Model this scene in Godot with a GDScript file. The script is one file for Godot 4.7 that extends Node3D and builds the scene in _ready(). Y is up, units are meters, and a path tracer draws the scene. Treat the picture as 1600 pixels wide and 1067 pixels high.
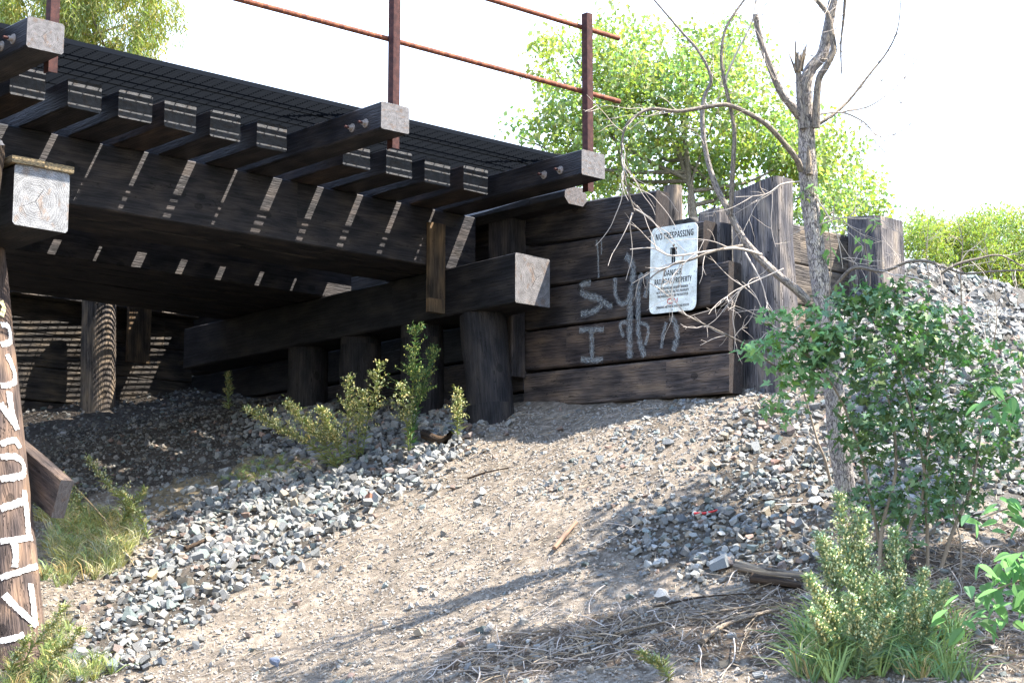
extends Node3D
# A timber railway trestle meeting its abutment on a stony bank, seen from below. Metres; y = 0 is the top of the ties, x runs along the track, +z is the near side.

const EYE := Vector3(-4.530, -3.921, 11.540)
const LOOK := Vector3(0.66016, 0.16066, -0.73374)
const FOV := 20.1745
# heights of the bank: centres and weights of a thin plate spline
const BANK := [[6.300, 1.960, 0.15667], [6.300, 0.800, -0.04036], [5.900, -0.300, 0.01356], [6.300, -5.500, 0.00033], [6.300, -2.500, 0.00494], [2.671, 3.538, -0.00967], [1.540, 0.607, -0.14908], [3.913, 5.612, 0.01283], [2.225, 2.044, -0.00515], [3.207, 4.704, -0.00982], [1.570, 0.025, 0.12194], [4.926, -5.000, -0.05022], [4.485, -5.400, 0.06482], [5.900, -0.290, -0.01245], [6.900, 2.022, -0.25394], [8.078, 2.270, 0.37008], [9.872, 2.233, 0.12532], [9.000, 1.200, -0.09755], [12.000, 1.200, -0.01267], [16.000, 1.200, 0.00102], [12.000, 3.000, -0.00358], [9.000, 3.200, -0.22301], [9.000, 5.800, -0.01611], [12.000, 6.200, 0.01752], [-1.000, 0.000, 0.01764], [-1.000, 4.000, 0.02191], [-1.000, -4.000, -0.02838], [1.000, 6.000, 0.00505], [3.000, 8.000, -0.00364], [7.000, 8.500, 0.00606], [12.000, 9.000, -0.01467], [9.000, -1.000, 0.00654], [9.000, -4.000, -0.01593]]
const BANK_PLANE := [-0.53136, 0.15400, -0.23171]
const ZONE_LEFT := [Vector2(6.00, -1.87), Vector2(5.13, -1.27), Vector2(4.39, -1.23), Vector2(3.91, -1.34), Vector2(3.52, -1.50), Vector2(2.80, -0.49), Vector2(2.01, 0.16), Vector2(1.58, 0.62), Vector2(1.81, 0.92), Vector2(2.73, 0.43), Vector2(3.51, 0.44), Vector2(4.17, 0.48), Vector2(5.35, 0.06), Vector2(5.91, -0.88)]
const ZONE_RIGHT := [Vector2(6.11, 2.19), Vector2(6.36, 2.47), Vector2(6.05, 3.06), Vector2(4.71, 4.21), Vector2(4.33, 3.72), Vector2(4.13, 3.11), Vector2(4.20, 2.73), Vector2(4.57, 2.59), Vector2(5.05, 2.77), Vector2(5.64, 2.47)]
const ZONE_EMBANK := [Vector2(6.55, 2.73), Vector2(8.01, 2.38), Vector2(9.45, 2.74), Vector2(6.66, 4.44), Vector2(5.52, 4.14), Vector2(5.71, 3.49)]
const ZONE_CINDERS := [Vector2(4.32, -5.08), Vector2(5.51, -4.37), Vector2(5.30, -3.06), Vector2(4.79, -1.81), Vector2(4.57, -1.59), Vector2(3.66, -1.88), Vector2(3.70, -3.89)]  # dark cinder soil under the bridge
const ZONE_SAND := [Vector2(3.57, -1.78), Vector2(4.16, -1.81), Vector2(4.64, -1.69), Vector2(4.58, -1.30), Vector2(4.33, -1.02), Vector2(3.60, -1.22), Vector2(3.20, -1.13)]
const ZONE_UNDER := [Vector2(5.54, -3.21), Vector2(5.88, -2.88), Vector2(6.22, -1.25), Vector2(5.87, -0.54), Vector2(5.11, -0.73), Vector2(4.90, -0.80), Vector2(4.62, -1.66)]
const ZONE_TWIGS := [Vector2(2.81, 2.82), Vector2(3.34, 3.14), Vector2(3.71, 3.51), Vector2(4.57, 4.02), Vector2(4.83, 4.21), Vector2(6.39, 4.61), Vector2(4.32, 5.88), Vector2(2.53, 3.10)]
const TREE_LIMBS := [
	["trunk", 0.068, 0.0560, [Vector3(5.437, -3.060, 3.728), Vector3(5.380, -2.765, 3.741), Vector3(5.330, -2.536, 3.747), Vector3(5.268, -2.192, 3.766), Vector3(5.226, -1.983, 3.775), Vector3(5.170, -1.631, 3.774), Vector3(5.117, -1.325, 3.779), Vector3(5.073, -1.033, 3.776), Vector3(5.026, -0.745, 3.797), Vector3(4.991, -0.457, 3.829)]],
	["limb", 0.047, 0.0280, [Vector3(4.993, -0.478, 3.826), Vector3(4.967, -0.292, 3.843), Vector3(4.983, -0.166, 3.871), Vector3(5.046, -0.061, 3.924), Vector3(5.072, 0.102, 3.956), Vector3(5.092, 0.266, 3.983), Vector3(5.114, 0.438, 4.013)]],
	["limb", 0.026, 0.0150, [Vector3(4.985, -0.561, 3.910), Vector3(4.971, -0.272, 3.947), Vector3(4.999, -0.165, 3.996), Vector3(5.037, -0.053, 4.027), Vector3(5.031, 0.068, 4.020), Vector3(5.015, 0.190, 4.005), Vector3(4.934, 0.316, 3.947)]],
	["broken_stub", 0.032, 0.0120, [Vector3(4.943, -0.553, 3.833), Vector3(4.894, -0.354, 3.859), Vector3(4.859, -0.193, 3.877), Vector3(4.833, -0.082, 3.891)]],
	["limb", 0.030, 0.0170, [Vector3(4.920, -0.479, 3.828), Vector3(4.838, -0.428, 3.834), Vector3(4.742, -0.360, 3.831), Vector3(4.631, -0.205, 3.833), Vector3(4.545, -0.044, 3.831), Vector3(4.488, 0.111, 3.841)]],
	["branch", 0.021, 0.0040, [Vector3(4.964, -0.823, 3.792), Vector3(4.900, -0.770, 3.815), Vector3(4.796, -0.686, 3.808), Vector3(4.637, -0.585, 3.796), Vector3(4.502, -0.516, 3.744), Vector3(4.378, -0.476, 3.682), Vector3(4.234, -0.506, 3.614), Vector3(4.081, -0.544, 3.536), Vector3(3.924, -0.543, 3.464), Vector3(3.843, -0.588, 3.408), Vector3(3.788, -0.670, 3.354), Vector3(3.783, -0.831, 3.328), Vector3(3.814, -1.011, 3.330), Vector3(3.875, -1.189, 3.346)]],
	["branch", 0.030, 0.0060, [Vector3(5.071, -1.663, 3.732), Vector3(4.969, -1.589, 3.711), Vector3(4.843, -1.507, 3.670), Vector3(4.724, -1.397, 3.614), Vector3(4.630, -1.277, 3.569), Vector3(4.544, -1.126, 3.540), Vector3(4.458, -0.948, 3.501), Vector3(4.401, -0.751, 3.479), Vector3(4.369, -0.553, 3.480), Vector3(4.375, -0.385, 3.494), Vector3(4.395, -0.263, 3.539), Vector3(4.315, -0.092, 3.505), Vector3(4.222, 0.029, 3.448), Vector3(4.050, 0.257, 3.343)]],
	["branch", 0.016, 0.0070, [Vector3(4.538, -1.146, 3.556), Vector3(4.485, -0.833, 3.632), Vector3(4.469, -0.627, 3.662), Vector3(4.424, -0.446, 3.662), Vector3(4.380, -0.285, 3.657), Vector3(4.368, -0.125, 3.655), Vector3(4.399, 0.054, 3.680), Vector3(4.510, 0.257, 3.756)]],
	["twig", 0.008, 0.0030, [Vector3(4.386, -0.317, 3.656), Vector3(4.427, -0.131, 3.733), Vector3(4.478, 0.062, 3.822), Vector3(4.477, 0.215, 3.854)]],
	["branch", 0.013, 0.0030, [Vector3(4.990, -0.553, 3.875), Vector3(5.046, -0.504, 3.936), Vector3(5.140, -0.432, 3.969), Vector3(5.232, -0.336, 4.004), Vector3(5.347, -0.164, 4.077), Vector3(5.458, 0.001, 4.145), Vector3(5.492, 0.151, 4.208), Vector3(5.525, 0.368, 4.218)]],
	["twig", 0.008, 0.0020, [Vector3(4.993, -0.471, 3.896), Vector3(5.160, -0.440, 3.984), Vector3(5.318, -0.492, 4.047), Vector3(5.396, -0.579, 4.098), Vector3(5.542, -0.550, 4.236)]],
	["twig", 0.006, 0.0020, [Vector3(5.165, -0.436, 3.990), Vector3(5.331, -0.385, 4.082), Vector3(5.447, -0.272, 4.184), Vector3(5.541, -0.164, 4.252)]],
	["hanging_twig", 0.011, 0.0040, [Vector3(5.057, 0.300, 4.122), Vector3(5.065, 0.144, 4.095), Vector3(5.070, -0.020, 4.064), Vector3(5.094, -0.208, 4.044)]],
	["branch", 0.015, 0.0050, [Vector3(5.172, -1.659, 3.797), Vector3(5.154, -1.547, 3.941), Vector3(5.139, -1.486, 4.078), Vector3(5.230, -1.520, 4.220), Vector3(5.298, -1.473, 4.359), Vector3(5.356, -1.479, 4.478), Vector3(5.412, -1.533, 4.586), Vector3(5.500, -1.565, 4.657), Vector3(5.647, -1.549, 4.793), Vector3(5.840, -1.541, 4.969)]],
	["twig", 0.012, 0.0040, [Vector3(5.380, -1.565, 4.550), Vector3(5.449, -1.509, 4.624), Vector3(5.555, -1.469, 4.728), Vector3(5.655, -1.454, 4.821), Vector3(5.797, -1.549, 4.928)]],
	["twig", 0.008, 0.0020, [Vector3(5.252, -1.553, 4.301), Vector3(5.376, -1.585, 4.405), Vector3(5.508, -1.689, 4.501), Vector3(5.667, -1.761, 4.628), Vector3(5.885, -1.833, 4.809)]],
	["twig", 0.010, 0.0030, [Vector3(5.141, -2.043, 3.821), Vector3(4.789, -2.138, 3.756), Vector3(4.527, -2.010, 3.684), Vector3(4.299, -1.931, 3.633), Vector3(4.226, -1.888, 3.577), Vector3(4.109, -1.817, 3.487)]],
	["twig", 0.009, 0.0030, [Vector3(4.681, -1.405, 3.683), Vector3(4.407, -1.407, 3.709), Vector3(4.187, -1.451, 3.638), Vector3(4.006, -1.485, 3.535), Vector3(3.912, -1.438, 3.461), Vector3(3.810, -1.446, 3.367)]],
	["twig", 0.010, 0.0030, [Vector3(4.510, -1.370, 3.673), Vector3(4.240, -1.443, 3.686), Vector3(4.097, -1.509, 3.612), Vector3(4.001, -1.548, 3.517), Vector3(3.921, -1.626, 3.428), Vector3(3.914, -1.728, 3.400)]],
	["twig", 0.006, 0.0020, [Vector3(4.604, -1.393, 3.616), Vector3(4.624, -1.594, 3.727), Vector3(4.672, -1.754, 3.735), Vector3(4.739, -1.954, 3.751)]],
	["twig", 0.006, 0.0020, [Vector3(4.966, -0.897, 3.778), Vector3(4.805, -0.938, 3.761), Vector3(4.695, -1.015, 3.713), Vector3(4.520, -1.043, 3.618)]],
	["twig", 0.006, 0.0020, [Vector3(5.058, -1.003, 3.837), Vector3(5.133, -1.126, 3.878), Vector3(5.190, -1.257, 3.901), Vector3(5.236, -1.454, 3.899)]],
	["twig", 0.006, 0.0020, [Vector3(5.083, -1.176, 3.822), Vector3(5.177, -1.135, 3.916), Vector3(5.308, -1.115, 3.970), Vector3(5.474, -1.124, 4.049)]],
	["twig", 0.004, 0.0015, [Vector3(4.945, -1.816, 3.830), Vector3(4.780, -1.914, 3.797), Vector3(4.605, -1.851, 3.789), Vector3(4.528, -1.692, 3.755), Vector3(4.459, -1.613, 3.711)]],
	["twig", 0.005, 0.0020, [Vector3(4.721, -1.514, 3.831), Vector3(4.519, -1.613, 3.764), Vector3(4.393, -1.682, 3.704), Vector3(4.314, -1.742, 3.688)]],
]
const SHOOTS := [
	[0.011, [Vector3(5.627, -2.867, 3.457), Vector3(5.529, -2.653, 3.477), Vector3(5.477, -2.527, 3.459), Vector3(5.410, -2.317, 3.444), Vector3(5.304, -2.114, 3.461), Vector3(5.267, -1.947, 3.464)]],
	[0.006, [Vector3(7.420, -1.804, 2.877), Vector3(7.192, -1.560, 3.128), Vector3(7.083, -1.202, 3.244), Vector3(7.052, -1.016, 3.257), Vector3(7.034, -0.759, 3.298)]],
	[0.007, [Vector3(7.893, -1.692, 2.973), Vector3(7.600, -1.421, 3.171), Vector3(7.470, -1.105, 3.259), Vector3(7.451, -0.839, 3.301), Vector3(7.375, -0.629, 3.278)]],
	[0.005, [Vector3(7.804, -1.925, 3.210), Vector3(7.566, -1.561, 3.478), Vector3(7.552, -1.373, 3.507), Vector3(7.390, -1.064, 3.565), Vector3(7.326, -0.831, 3.558)]],
	[0.006, [Vector3(7.410, -1.949, 3.082), Vector3(7.166, -1.682, 3.323), Vector3(7.122, -1.403, 3.344), Vector3(7.063, -1.125, 3.353)]],
	[0.005, [Vector3(7.575, -1.592, 2.682), Vector3(7.276, -1.370, 2.863), Vector3(7.235, -1.130, 2.879), Vector3(7.218, -0.842, 2.927)]],
]
const MAPLE_STEMS := [
	[0.014, [Vector3(4.838, -3.518, 4.406), Vector3(4.825, -3.157, 4.465), Vector3(4.890, -2.850, 4.522), Vector3(4.879, -2.502, 4.520), Vector3(4.770, -2.158, 4.497)]],
	[0.013, [Vector3(5.131, -3.477, 4.556), Vector3(5.097, -3.151, 4.588), Vector3(5.052, -2.846, 4.614), Vector3(5.047, -2.541, 4.677), Vector3(5.057, -2.236, 4.752)]],
	[0.014, [Vector3(5.193, -3.468, 4.586), Vector3(5.235, -3.187, 4.677), Vector3(5.327, -2.954, 4.743), Vector3(5.338, -2.686, 4.812), Vector3(5.376, -2.372, 4.846)]],
	[0.013, [Vector3(4.962, -3.498, 4.468), Vector3(4.976, -3.192, 4.539), Vector3(5.019, -2.926, 4.635), Vector3(4.934, -2.547, 4.642), Vector3(4.762, -2.016, 4.603)]],
	[0.011, [Vector3(4.980, -3.455, 4.357), Vector3(4.807, -3.078, 4.411), Vector3(4.610, -2.672, 4.459), Vector3(4.381, -2.347, 4.460), Vector3(4.111, -2.140, 4.399), Vector3(3.841, -2.156, 4.289)]],
	[0.007, [Vector3(5.251, -3.497, 4.701), Vector3(5.236, -3.267, 4.729), Vector3(5.177, -3.039, 4.725), Vector3(5.168, -2.696, 4.792)]],
]
# crown lobes: centre, half width, half height, half depth
const MAPLE_LOBES := [[Vector3(4.889, -2.541, 4.535), 0.37, 0.35, 0.35], [Vector3(5.227, -2.611, 4.755), 0.33, 0.35, 0.35], [Vector3(4.488, -2.190, 4.523), 0.36, 0.23, 0.25], [Vector3(4.905, -2.160, 4.632), 0.42, 0.23, 0.30], [Vector3(4.143, -2.176, 4.420), 0.26, 0.17, 0.20], [Vector3(3.884, -2.174, 4.324), 0.17, 0.08, 0.12], [Vector3(4.709, -1.911, 4.647), 0.31, 0.15, 0.20], [Vector3(5.025, -2.998, 4.557), 0.29, 0.23, 0.30], [Vector3(5.306, -2.952, 4.684), 0.19, 0.16, 0.25], [Vector3(4.057, -2.515, 4.337), 0.15, 0.08, 0.12], [Vector3(4.455, -1.891, 4.559), 0.27, 0.11, 0.15], [Vector3(5.388, -2.375, 4.884), 0.19, 0.19, 0.20], [Vector3(4.927, -3.268, 4.478), 0.15, 0.12, 0.15], [Vector3(4.067, -1.992, 4.392), 0.19, 0.09, 0.12], [Vector3(5.676, -2.622, 4.816), 0.22, 0.24, 0.25], [Vector3(5.562, -2.114, 4.824), 0.20, 0.14, 0.20], [Vector3(5.235, -2.052, 4.680), 0.24, 0.18, 0.25], [Vector3(4.597, -2.559, 4.473), 0.19, 0.27, 0.20], [Vector3(4.715, -3.006, 4.413), 0.15, 0.15, 0.20], [Vector3(4.242, -2.065, 4.533), 0.22, 0.21, 0.15], [Vector3(4.666, -1.778, 4.638), 0.31, 0.10, 0.20], [Vector3(4.120, -2.331, 4.434), 0.19, 0.15, 0.12], [Vector3(5.077, -1.914, 4.705), 0.23, 0.14, 0.20]]
const POPLAR_LOBES := [[Vector3(19.096, 5.387, -11.503), 1.70, 1.25, 1.65], [Vector3(19.042, 5.372, -12.918), 1.02, 0.68, 1.35], [Vector3(20.168, 5.611, -10.490), 1.47, 1.25, 1.55], [Vector3(21.442, 4.844, -10.192), 1.36, 1.02, 1.50], [Vector3(21.615, 3.934, -9.555), 1.13, 0.68, 1.40], [Vector3(19.336, 6.282, -11.091), 1.25, 0.68, 1.45], [Vector3(20.505, 6.774, -10.613), 0.91, 0.51, 1.30], [Vector3(18.856, 6.205, -12.221), 1.02, 0.85, 1.35], [Vector3(18.463, 6.696, -13.148), 0.45, 0.45, 1.10], [Vector3(22.879, 4.396, -9.679), 0.62, 0.45, 1.18], [Vector3(23.054, 3.993, -9.610), 0.51, 0.28, 1.12], [Vector3(20.004, 4.509, -12.241), 1.25, 0.57, 1.45], [Vector3(21.045, 4.510, -11.304), 1.25, 0.68, 1.45], [Vector3(18.292, 5.487, -13.567), 0.40, 0.20, 1.07], [Vector3(19.026, 7.000, -11.894), 0.79, 0.45, 1.25], [Vector3(22.059, 5.071, -9.588), 0.68, 0.57, 1.20], [Vector3(18.587, 7.157, -12.937), 0.34, 0.23, 1.05]]
const WILLOW_LOBES := [[Vector3(9.642, 6.163, -14.387), 1.20, 0.60, 1.20], [Vector3(10.232, 5.867, -13.921), 0.65, 0.45, 0.98], [Vector3(9.015, 6.459, -14.887), 0.90, 0.60, 1.08], [Vector3(10.487, 6.262, -13.606), 0.55, 0.40, 0.94], [Vector3(9.620, 7.052, -14.213), 1.60, 0.60, 1.36], [Vector3(9.999, 5.620, -14.185), 0.60, 0.25, 0.96], [Vector3(8.872, 6.064, -15.102), 0.40, 0.25, 0.88]]
const BUSH_LOBES := [[Vector3(31.932, 5.160, -13.633), 1.17, 0.81, 1.39], [Vector3(30.448, 5.094, -13.619), 0.59, 0.66, 1.17], [Vector3(33.629, 5.589, -13.375), 1.03, 0.88, 1.33], [Vector3(32.455, 4.364, -13.336), 1.32, 0.73, 1.44], [Vector3(31.474, 4.363, -14.219), 0.88, 0.59, 1.28], [Vector3(33.498, 4.799, -12.302), 0.88, 0.88, 1.28], [Vector3(31.978, 5.739, -13.465), 0.59, 0.41, 1.17], [Vector3(31.199, 5.883, -14.134), 0.29, 0.22, 1.07]]
const WEED_SPOTS := [[Vector3(2.986, -3.044, -0.981), Vector3(2.653, -2.494, -1.160)],
	[Vector3(2.697, -3.122, -1.081), Vector3(2.439, -2.619, -1.203)],
	[Vector3(2.981, -3.085, -0.817), Vector3(2.797, -2.749, -0.909)],
	[Vector3(2.871, -3.058, -1.088), Vector3(2.986, -2.715, -0.909)],
	[Vector3(4.619, -2.466, -0.721), Vector3(3.740, -2.073, -0.676)],
	[Vector3(4.620, -2.474, -0.681), Vector3(3.945, -2.038, -0.443)],
	[Vector3(4.663, -2.456, -0.679), Vector3(4.149, -2.072, -0.308)],
	[Vector3(4.756, -2.403, -0.761), Vector3(4.366, -1.821, -0.235)],
	[Vector3(4.865, -2.368, -0.710), Vector3(4.558, -1.698, -0.090)],
	[Vector3(4.829, -2.379, -0.731), Vector3(4.472, -1.915, -0.201)],
	[Vector3(5.148, -2.297, -0.440), Vector3(4.735, -1.433, 0.128)],
	[Vector3(5.184, -2.275, -0.485), Vector3(5.240, -1.489, -0.262)],
	[Vector3(5.122, -2.310, -0.425), Vector3(4.676, -1.878, 0.018)],
	[Vector3(5.438, -2.212, -0.201), Vector3(5.051, -1.909, 0.266)],
	[Vector3(5.662, -1.618, -3.849), Vector3(5.620, -1.273, -3.812)],
	[Vector3(4.008, -3.879, 4.907), Vector3(3.835, -3.084, 4.926)],
	[Vector3(4.065, -3.862, 4.907), Vector3(3.920, -3.154, 5.001)],
	[Vector3(4.056, -3.897, 5.042), Vector3(3.669, -3.336, 4.953)],
	[Vector3(4.126, -3.879, 5.055), Vector3(4.059, -3.258, 5.129)],
	[Vector3(4.086, -3.914, 5.147), Vector3(4.117, -3.487, 5.268)],
	[Vector3(3.707, -3.998, 5.073), Vector3(3.373, -3.535, 5.079)],
	[Vector3(3.667, -4.030, 5.167), Vector3(3.425, -3.638, 5.307)],
	[Vector3(3.978, -3.981, 5.308), Vector3(3.929, -3.615, 5.480)],
	[Vector3(3.634, -4.014, 5.045), Vector3(3.342, -3.718, 5.120)],
	[Vector3(3.804, -3.998, 5.188), Vector3(3.577, -3.538, 5.357)],
	[Vector3(3.913, -3.997, 5.314), Vector3(3.717, -3.620, 5.493)],
	[Vector3(4.033, -3.844, 4.801), Vector3(3.774, -3.291, 4.826)],
	[Vector3(4.182, -3.897, 5.183), Vector3(4.164, -3.557, 5.377)],
	[Vector3(3.632, -4.046, 5.214), Vector3(3.490, -3.722, 5.498)],
	[Vector3(1.280, -4.081, 0.474), Vector3(1.453, -3.633, 0.727)],
	[Vector3(1.214, -4.096, 0.478), Vector3(1.274, -3.838, 0.589)],
	[Vector3(1.395, -4.089, 0.548), Vector3(1.553, -3.778, 0.758)],
	[Vector3(3.055, -4.063, 4.377), Vector3(2.927, -3.921, 4.294)]]
const LOG_A := [Vector3(4.384, -3.439, 3.680), Vector3(4.411, -3.487, 3.911), Vector3(4.505, -3.517, 4.139)]
const LOG_B := [Vector3(4.300, -3.527, 3.884), Vector3(4.329, -3.557, 4.053), Vector3(4.366, -3.586, 4.217)]
const STICK_PALE := [Vector3(3.480, -3.907, 4.222), Vector3(3.714, -3.814, 4.166), Vector3(3.926, -3.748, 4.222), Vector3(4.118, -3.703, 4.309)]
const STICK_LONG := [Vector3(3.386, -3.842, 3.634), Vector3(3.609, -3.787, 3.819), Vector3(3.859, -3.724, 3.989), Vector3(4.139, -3.664, 4.187)]
const STICK_B := [Vector3(3.667, -3.787, 3.939), Vector3(3.868, -3.751, 4.128), Vector3(4.157, -3.676, 4.268)]
const ROD := [Vector3(4.103, -3.278, 2.358), Vector3(4.248, -3.187, 2.303), Vector3(4.394, -3.103, 2.262)]
const STICK_DARK := [Vector3(2.983, -3.216, -0.327), Vector3(3.166, -3.134, -0.362), Vector3(3.341, -3.050, -0.431)]
const RED := [Vector3(4.804, -3.051, 2.956), Vector3(4.848, -3.044, 3.024), Vector3(4.907, -3.030, 3.067)]
const STICK_C := [Vector3(3.741, -3.690, 3.591), Vector3(4.010, -3.614, 3.754), Vector3(4.179, -3.616, 4.056)]
const BARK := [Vector3(5.322, -2.218, -0.484), Vector3(5.275, -2.281, -0.199), Vector3(5.377, -2.238, -0.194)]
const STALK := [Vector3(2.962, -2.807, -2.137), Vector3(2.834, -2.997, -1.421), Vector3(2.743, -3.152, -0.883), Vector3(2.596, -3.344, -0.376)]
const STICK_D := [Vector3(4.755, -2.654, 0.723), Vector3(4.851, -2.622, 0.830), Vector3(4.944, -2.593, 0.975)]
const BRICK := Vector3(4.214, -2.826, 0.239)
const ROCK_WHITE := Vector3(4.078, -2.529, -1.480)
const ROCK_BIG := Vector3(4.350, -3.425, 3.570)
const ROCK_TAN := Vector3(2.572, -3.442, -0.092)
const ROCK_PINK := Vector3(5.617, -2.654, 2.971)
const ROCK_FLAT := Vector3(3.900, -3.611, 3.519)
const ROCK_BLUE := Vector3(2.353, -4.012, 1.727)
const GRASS_LEFT := [Vector2(2.89, -2.23), Vector2(3.05, -1.71), Vector2(2.93, -0.94), Vector2(2.58, -0.42), Vector2(2.28, -0.51), Vector2(2.01, -0.55)]
const GRASS_RIGHT := [Vector2(3.92, 4.64), Vector2(4.36, 4.61), Vector2(4.64, 4.90), Vector2(4.43, 5.21), Vector2(3.93, 5.60), Vector2(3.41, 5.01)]
const GRASS_CORNER := [Vector2(1.34, 0.14), Vector2(1.69, 0.05), Vector2(1.81, 0.26), Vector2(1.67, 0.78), Vector2(1.17, 0.48)]
const CREEPER := [Vector2(4.01, -1.57), Vector2(4.46, -1.61), Vector2(4.74, -1.10), Vector2(4.58, -0.71), Vector2(4.19, -0.94), Vector2(3.90, -1.27)]
const WALL_STROKES := [[0.055, [Vector2(0.483, -0.917), Vector2(0.398, -0.917), Vector2(0.356, -0.947), Vector2(0.389, -0.994), Vector2(0.482, -1.033), Vector2(0.586, -1.069), Vector2(0.607, -1.108), Vector2(0.531, -1.157), Vector2(0.362, -1.165)]],
	[0.040, [Vector2(0.766, -0.916), Vector2(0.765, -1.023), Vector2(0.781, -1.084), Vector2(0.829, -1.138), Vector2(0.894, -1.135), Vector2(0.944, -1.060)]],
	[0.050, [Vector2(0.632, -1.087), Vector2(0.682, -1.136), Vector2(0.731, -1.142)]],
	[0.060, [Vector2(0.883, -0.756), Vector2(0.947, -0.807), Vector2(0.970, -0.911), Vector2(0.944, -1.048), Vector2(0.930, -1.163), Vector2(0.933, -1.257), Vector2(0.924, -1.373), Vector2(0.924, -1.594)]],
	[0.050, [Vector2(1.074, -0.926), Vector2(1.041, -0.980), Vector2(1.024, -1.059), Vector2(1.023, -1.153), Vector2(1.021, -1.269), Vector2(1.020, -1.385), Vector2(1.042, -1.492), Vector2(1.088, -1.602)]],
	[0.045, [Vector2(1.106, -0.931), Vector2(1.137, -0.994), Vector2(1.120, -1.073), Vector2(1.095, -1.127)]],
	[0.045, [Vector2(0.344, -1.295), Vector2(0.480, -1.306), Vector2(0.630, -1.325)]],
	[0.050, [Vector2(0.488, -1.307), Vector2(0.492, -1.438), Vector2(0.491, -1.557)]],
	[0.050, [Vector2(0.360, -1.536), Vector2(0.494, -1.563), Vector2(0.619, -1.566)]],
	[0.035, [Vector2(0.924, -1.315), Vector2(0.844, -1.293), Vector2(0.819, -1.336), Vector2(0.858, -1.412)]],
	[0.030, [Vector2(1.021, -1.315), Vector2(1.115, -1.351), Vector2(1.130, -1.410), Vector2(1.097, -1.510)]],
	[0.055, [Vector2(1.382, -1.316), Vector2(1.426, -1.390), Vector2(1.440, -1.483), Vector2(1.400, -1.592)]],
	[0.035, [Vector2(1.327, -1.355), Vector2(1.294, -1.442), Vector2(1.269, -1.554)]],
	[0.020, [Vector2(0.554, -0.572), Vector2(0.570, -0.683), Vector2(0.576, -0.888)]],
	[0.015, [Vector2(0.612, -0.582), Vector2(0.611, -0.702)]]]
const PILE_STROKES := [[0.050, [Vector3(1.436, -1.734, -0.254), Vector3(1.474, -1.729, -0.263), Vector3(1.501, -1.743, -0.269), Vector3(1.507, -1.792, -0.258), Vector3(1.500, -1.838, -0.241), Vector3(1.462, -1.862, -0.221), Vector3(1.421, -1.872, -0.211)]],
	[0.050, [Vector3(1.459, -1.939, -0.197), Vector3(1.490, -2.002, -0.188), Vector3(1.513, -2.070, -0.182), Vector3(1.499, -2.126, -0.159), Vector3(1.439, -2.156, -0.131), Vector3(1.393, -2.161, -0.131)]],
	[0.050, [Vector3(1.445, -2.200, -0.120), Vector3(1.455, -2.331, -0.084), Vector3(1.484, -2.455, -0.058)]],
	[0.050, [Vector3(1.381, -2.285, -0.097), Vector3(1.426, -2.369, -0.070), Vector3(1.484, -2.455, -0.058)]],
	[0.050, [Vector3(1.358, -2.565, -0.027), Vector3(1.453, -2.532, -0.027), Vector3(1.491, -2.580, -0.025)]],
	[0.055, [Vector3(1.350, -2.651, -0.003), Vector3(1.461, -2.648, 0.004), Vector3(1.511, -2.695, 0.001), Vector3(1.497, -2.757, 0.024), Vector3(1.421, -2.784, 0.048), Vector3(1.338, -2.801, 0.034)]],
	[0.060, [Vector3(1.323, -2.996, 0.082), Vector3(1.402, -2.964, 0.100), Vector3(1.491, -2.933, 0.077)]],
	[0.055, [Vector3(1.494, -2.865, 0.057), Vector3(1.496, -3.009, 0.099), Vector3(1.491, -3.182, 0.149)]],
	[0.050, [Vector3(1.306, -3.209, 0.134), Vector3(1.402, -3.194, 0.164), Vector3(1.524, -3.176, 0.130)]],
	[0.050, [Vector3(1.383, -3.220, 0.168), Vector3(1.385, -3.286, 0.188), Vector3(1.372, -3.373, 0.212)]],
	[0.050, [Vector3(1.289, -3.444, 0.188), Vector3(1.403, -3.401, 0.223), Vector3(1.551, -3.358, 0.164)]],
	[0.055, [Vector3(1.302, -3.550, 0.225), Vector3(1.378, -3.655, 0.292), Vector3(1.482, -3.747, 0.316)]],
	[0.055, [Vector3(1.468, -3.478, 0.243), Vector3(1.473, -3.613, 0.278), Vector3(1.478, -3.743, 0.314)]],
	[0.050, [Vector3(1.264, -3.844, 0.274), Vector3(1.326, -3.824, 0.323), Vector3(1.387, -3.804, 0.339)]],
	[0.040, [Vector3(1.455, -1.558, -0.308), Vector3(1.470, -1.611, -0.295), Vector3(1.443, -1.670, -0.273)]]]

var rng := RandomNumberGenerator.new()
var M := {}
var noise := FastNoiseLite.new()
var grid_x := PackedFloat32Array()
var grid_z := PackedFloat32Array()
var heights := PackedFloat32Array()
var taken := {}

# ---------------------------------------------------------------- nodes and names

func numbered(called: String) -> String:
	if not taken.has(called):
		taken[called] = 0
		return called
	taken[called] += 1
	return "%s_%03d" % [called, taken[called]]

func tag(o: Node, label: String, category: String, group := "", kind := "") -> Node:
	o.set_meta("label", label)
	if category != "":
		o.set_meta("category", category)
	if group != "":
		o.set_meta("group", group)
	if kind != "":
		o.set_meta("kind", kind)
	return o

func thing(called: String, label: String, category: String, at: Vector3, group := "") -> Node3D:
	var o := Node3D.new()
	o.name = numbered(called)
	add_child(o)
	o.position = at
	tag(o, label, category, group, "thing")
	return o

func put(called: String, mesh: Mesh, mats: Array, parent: Node = null, xf := Transform3D()) -> MeshInstance3D:
	var o := MeshInstance3D.new()
	o.mesh = mesh
	for i in mats.size():
		if i < mesh.get_surface_count():
			o.set_surface_override_material(i, mats[i])
	if parent == null:
		o.name = numbered(called)
		add_child(o)
		o.transform = xf
	else:
		o.name = called
		parent.add_child(o, true)
		o.transform = over(parent).affine_inverse() * xf
	return o

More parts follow.
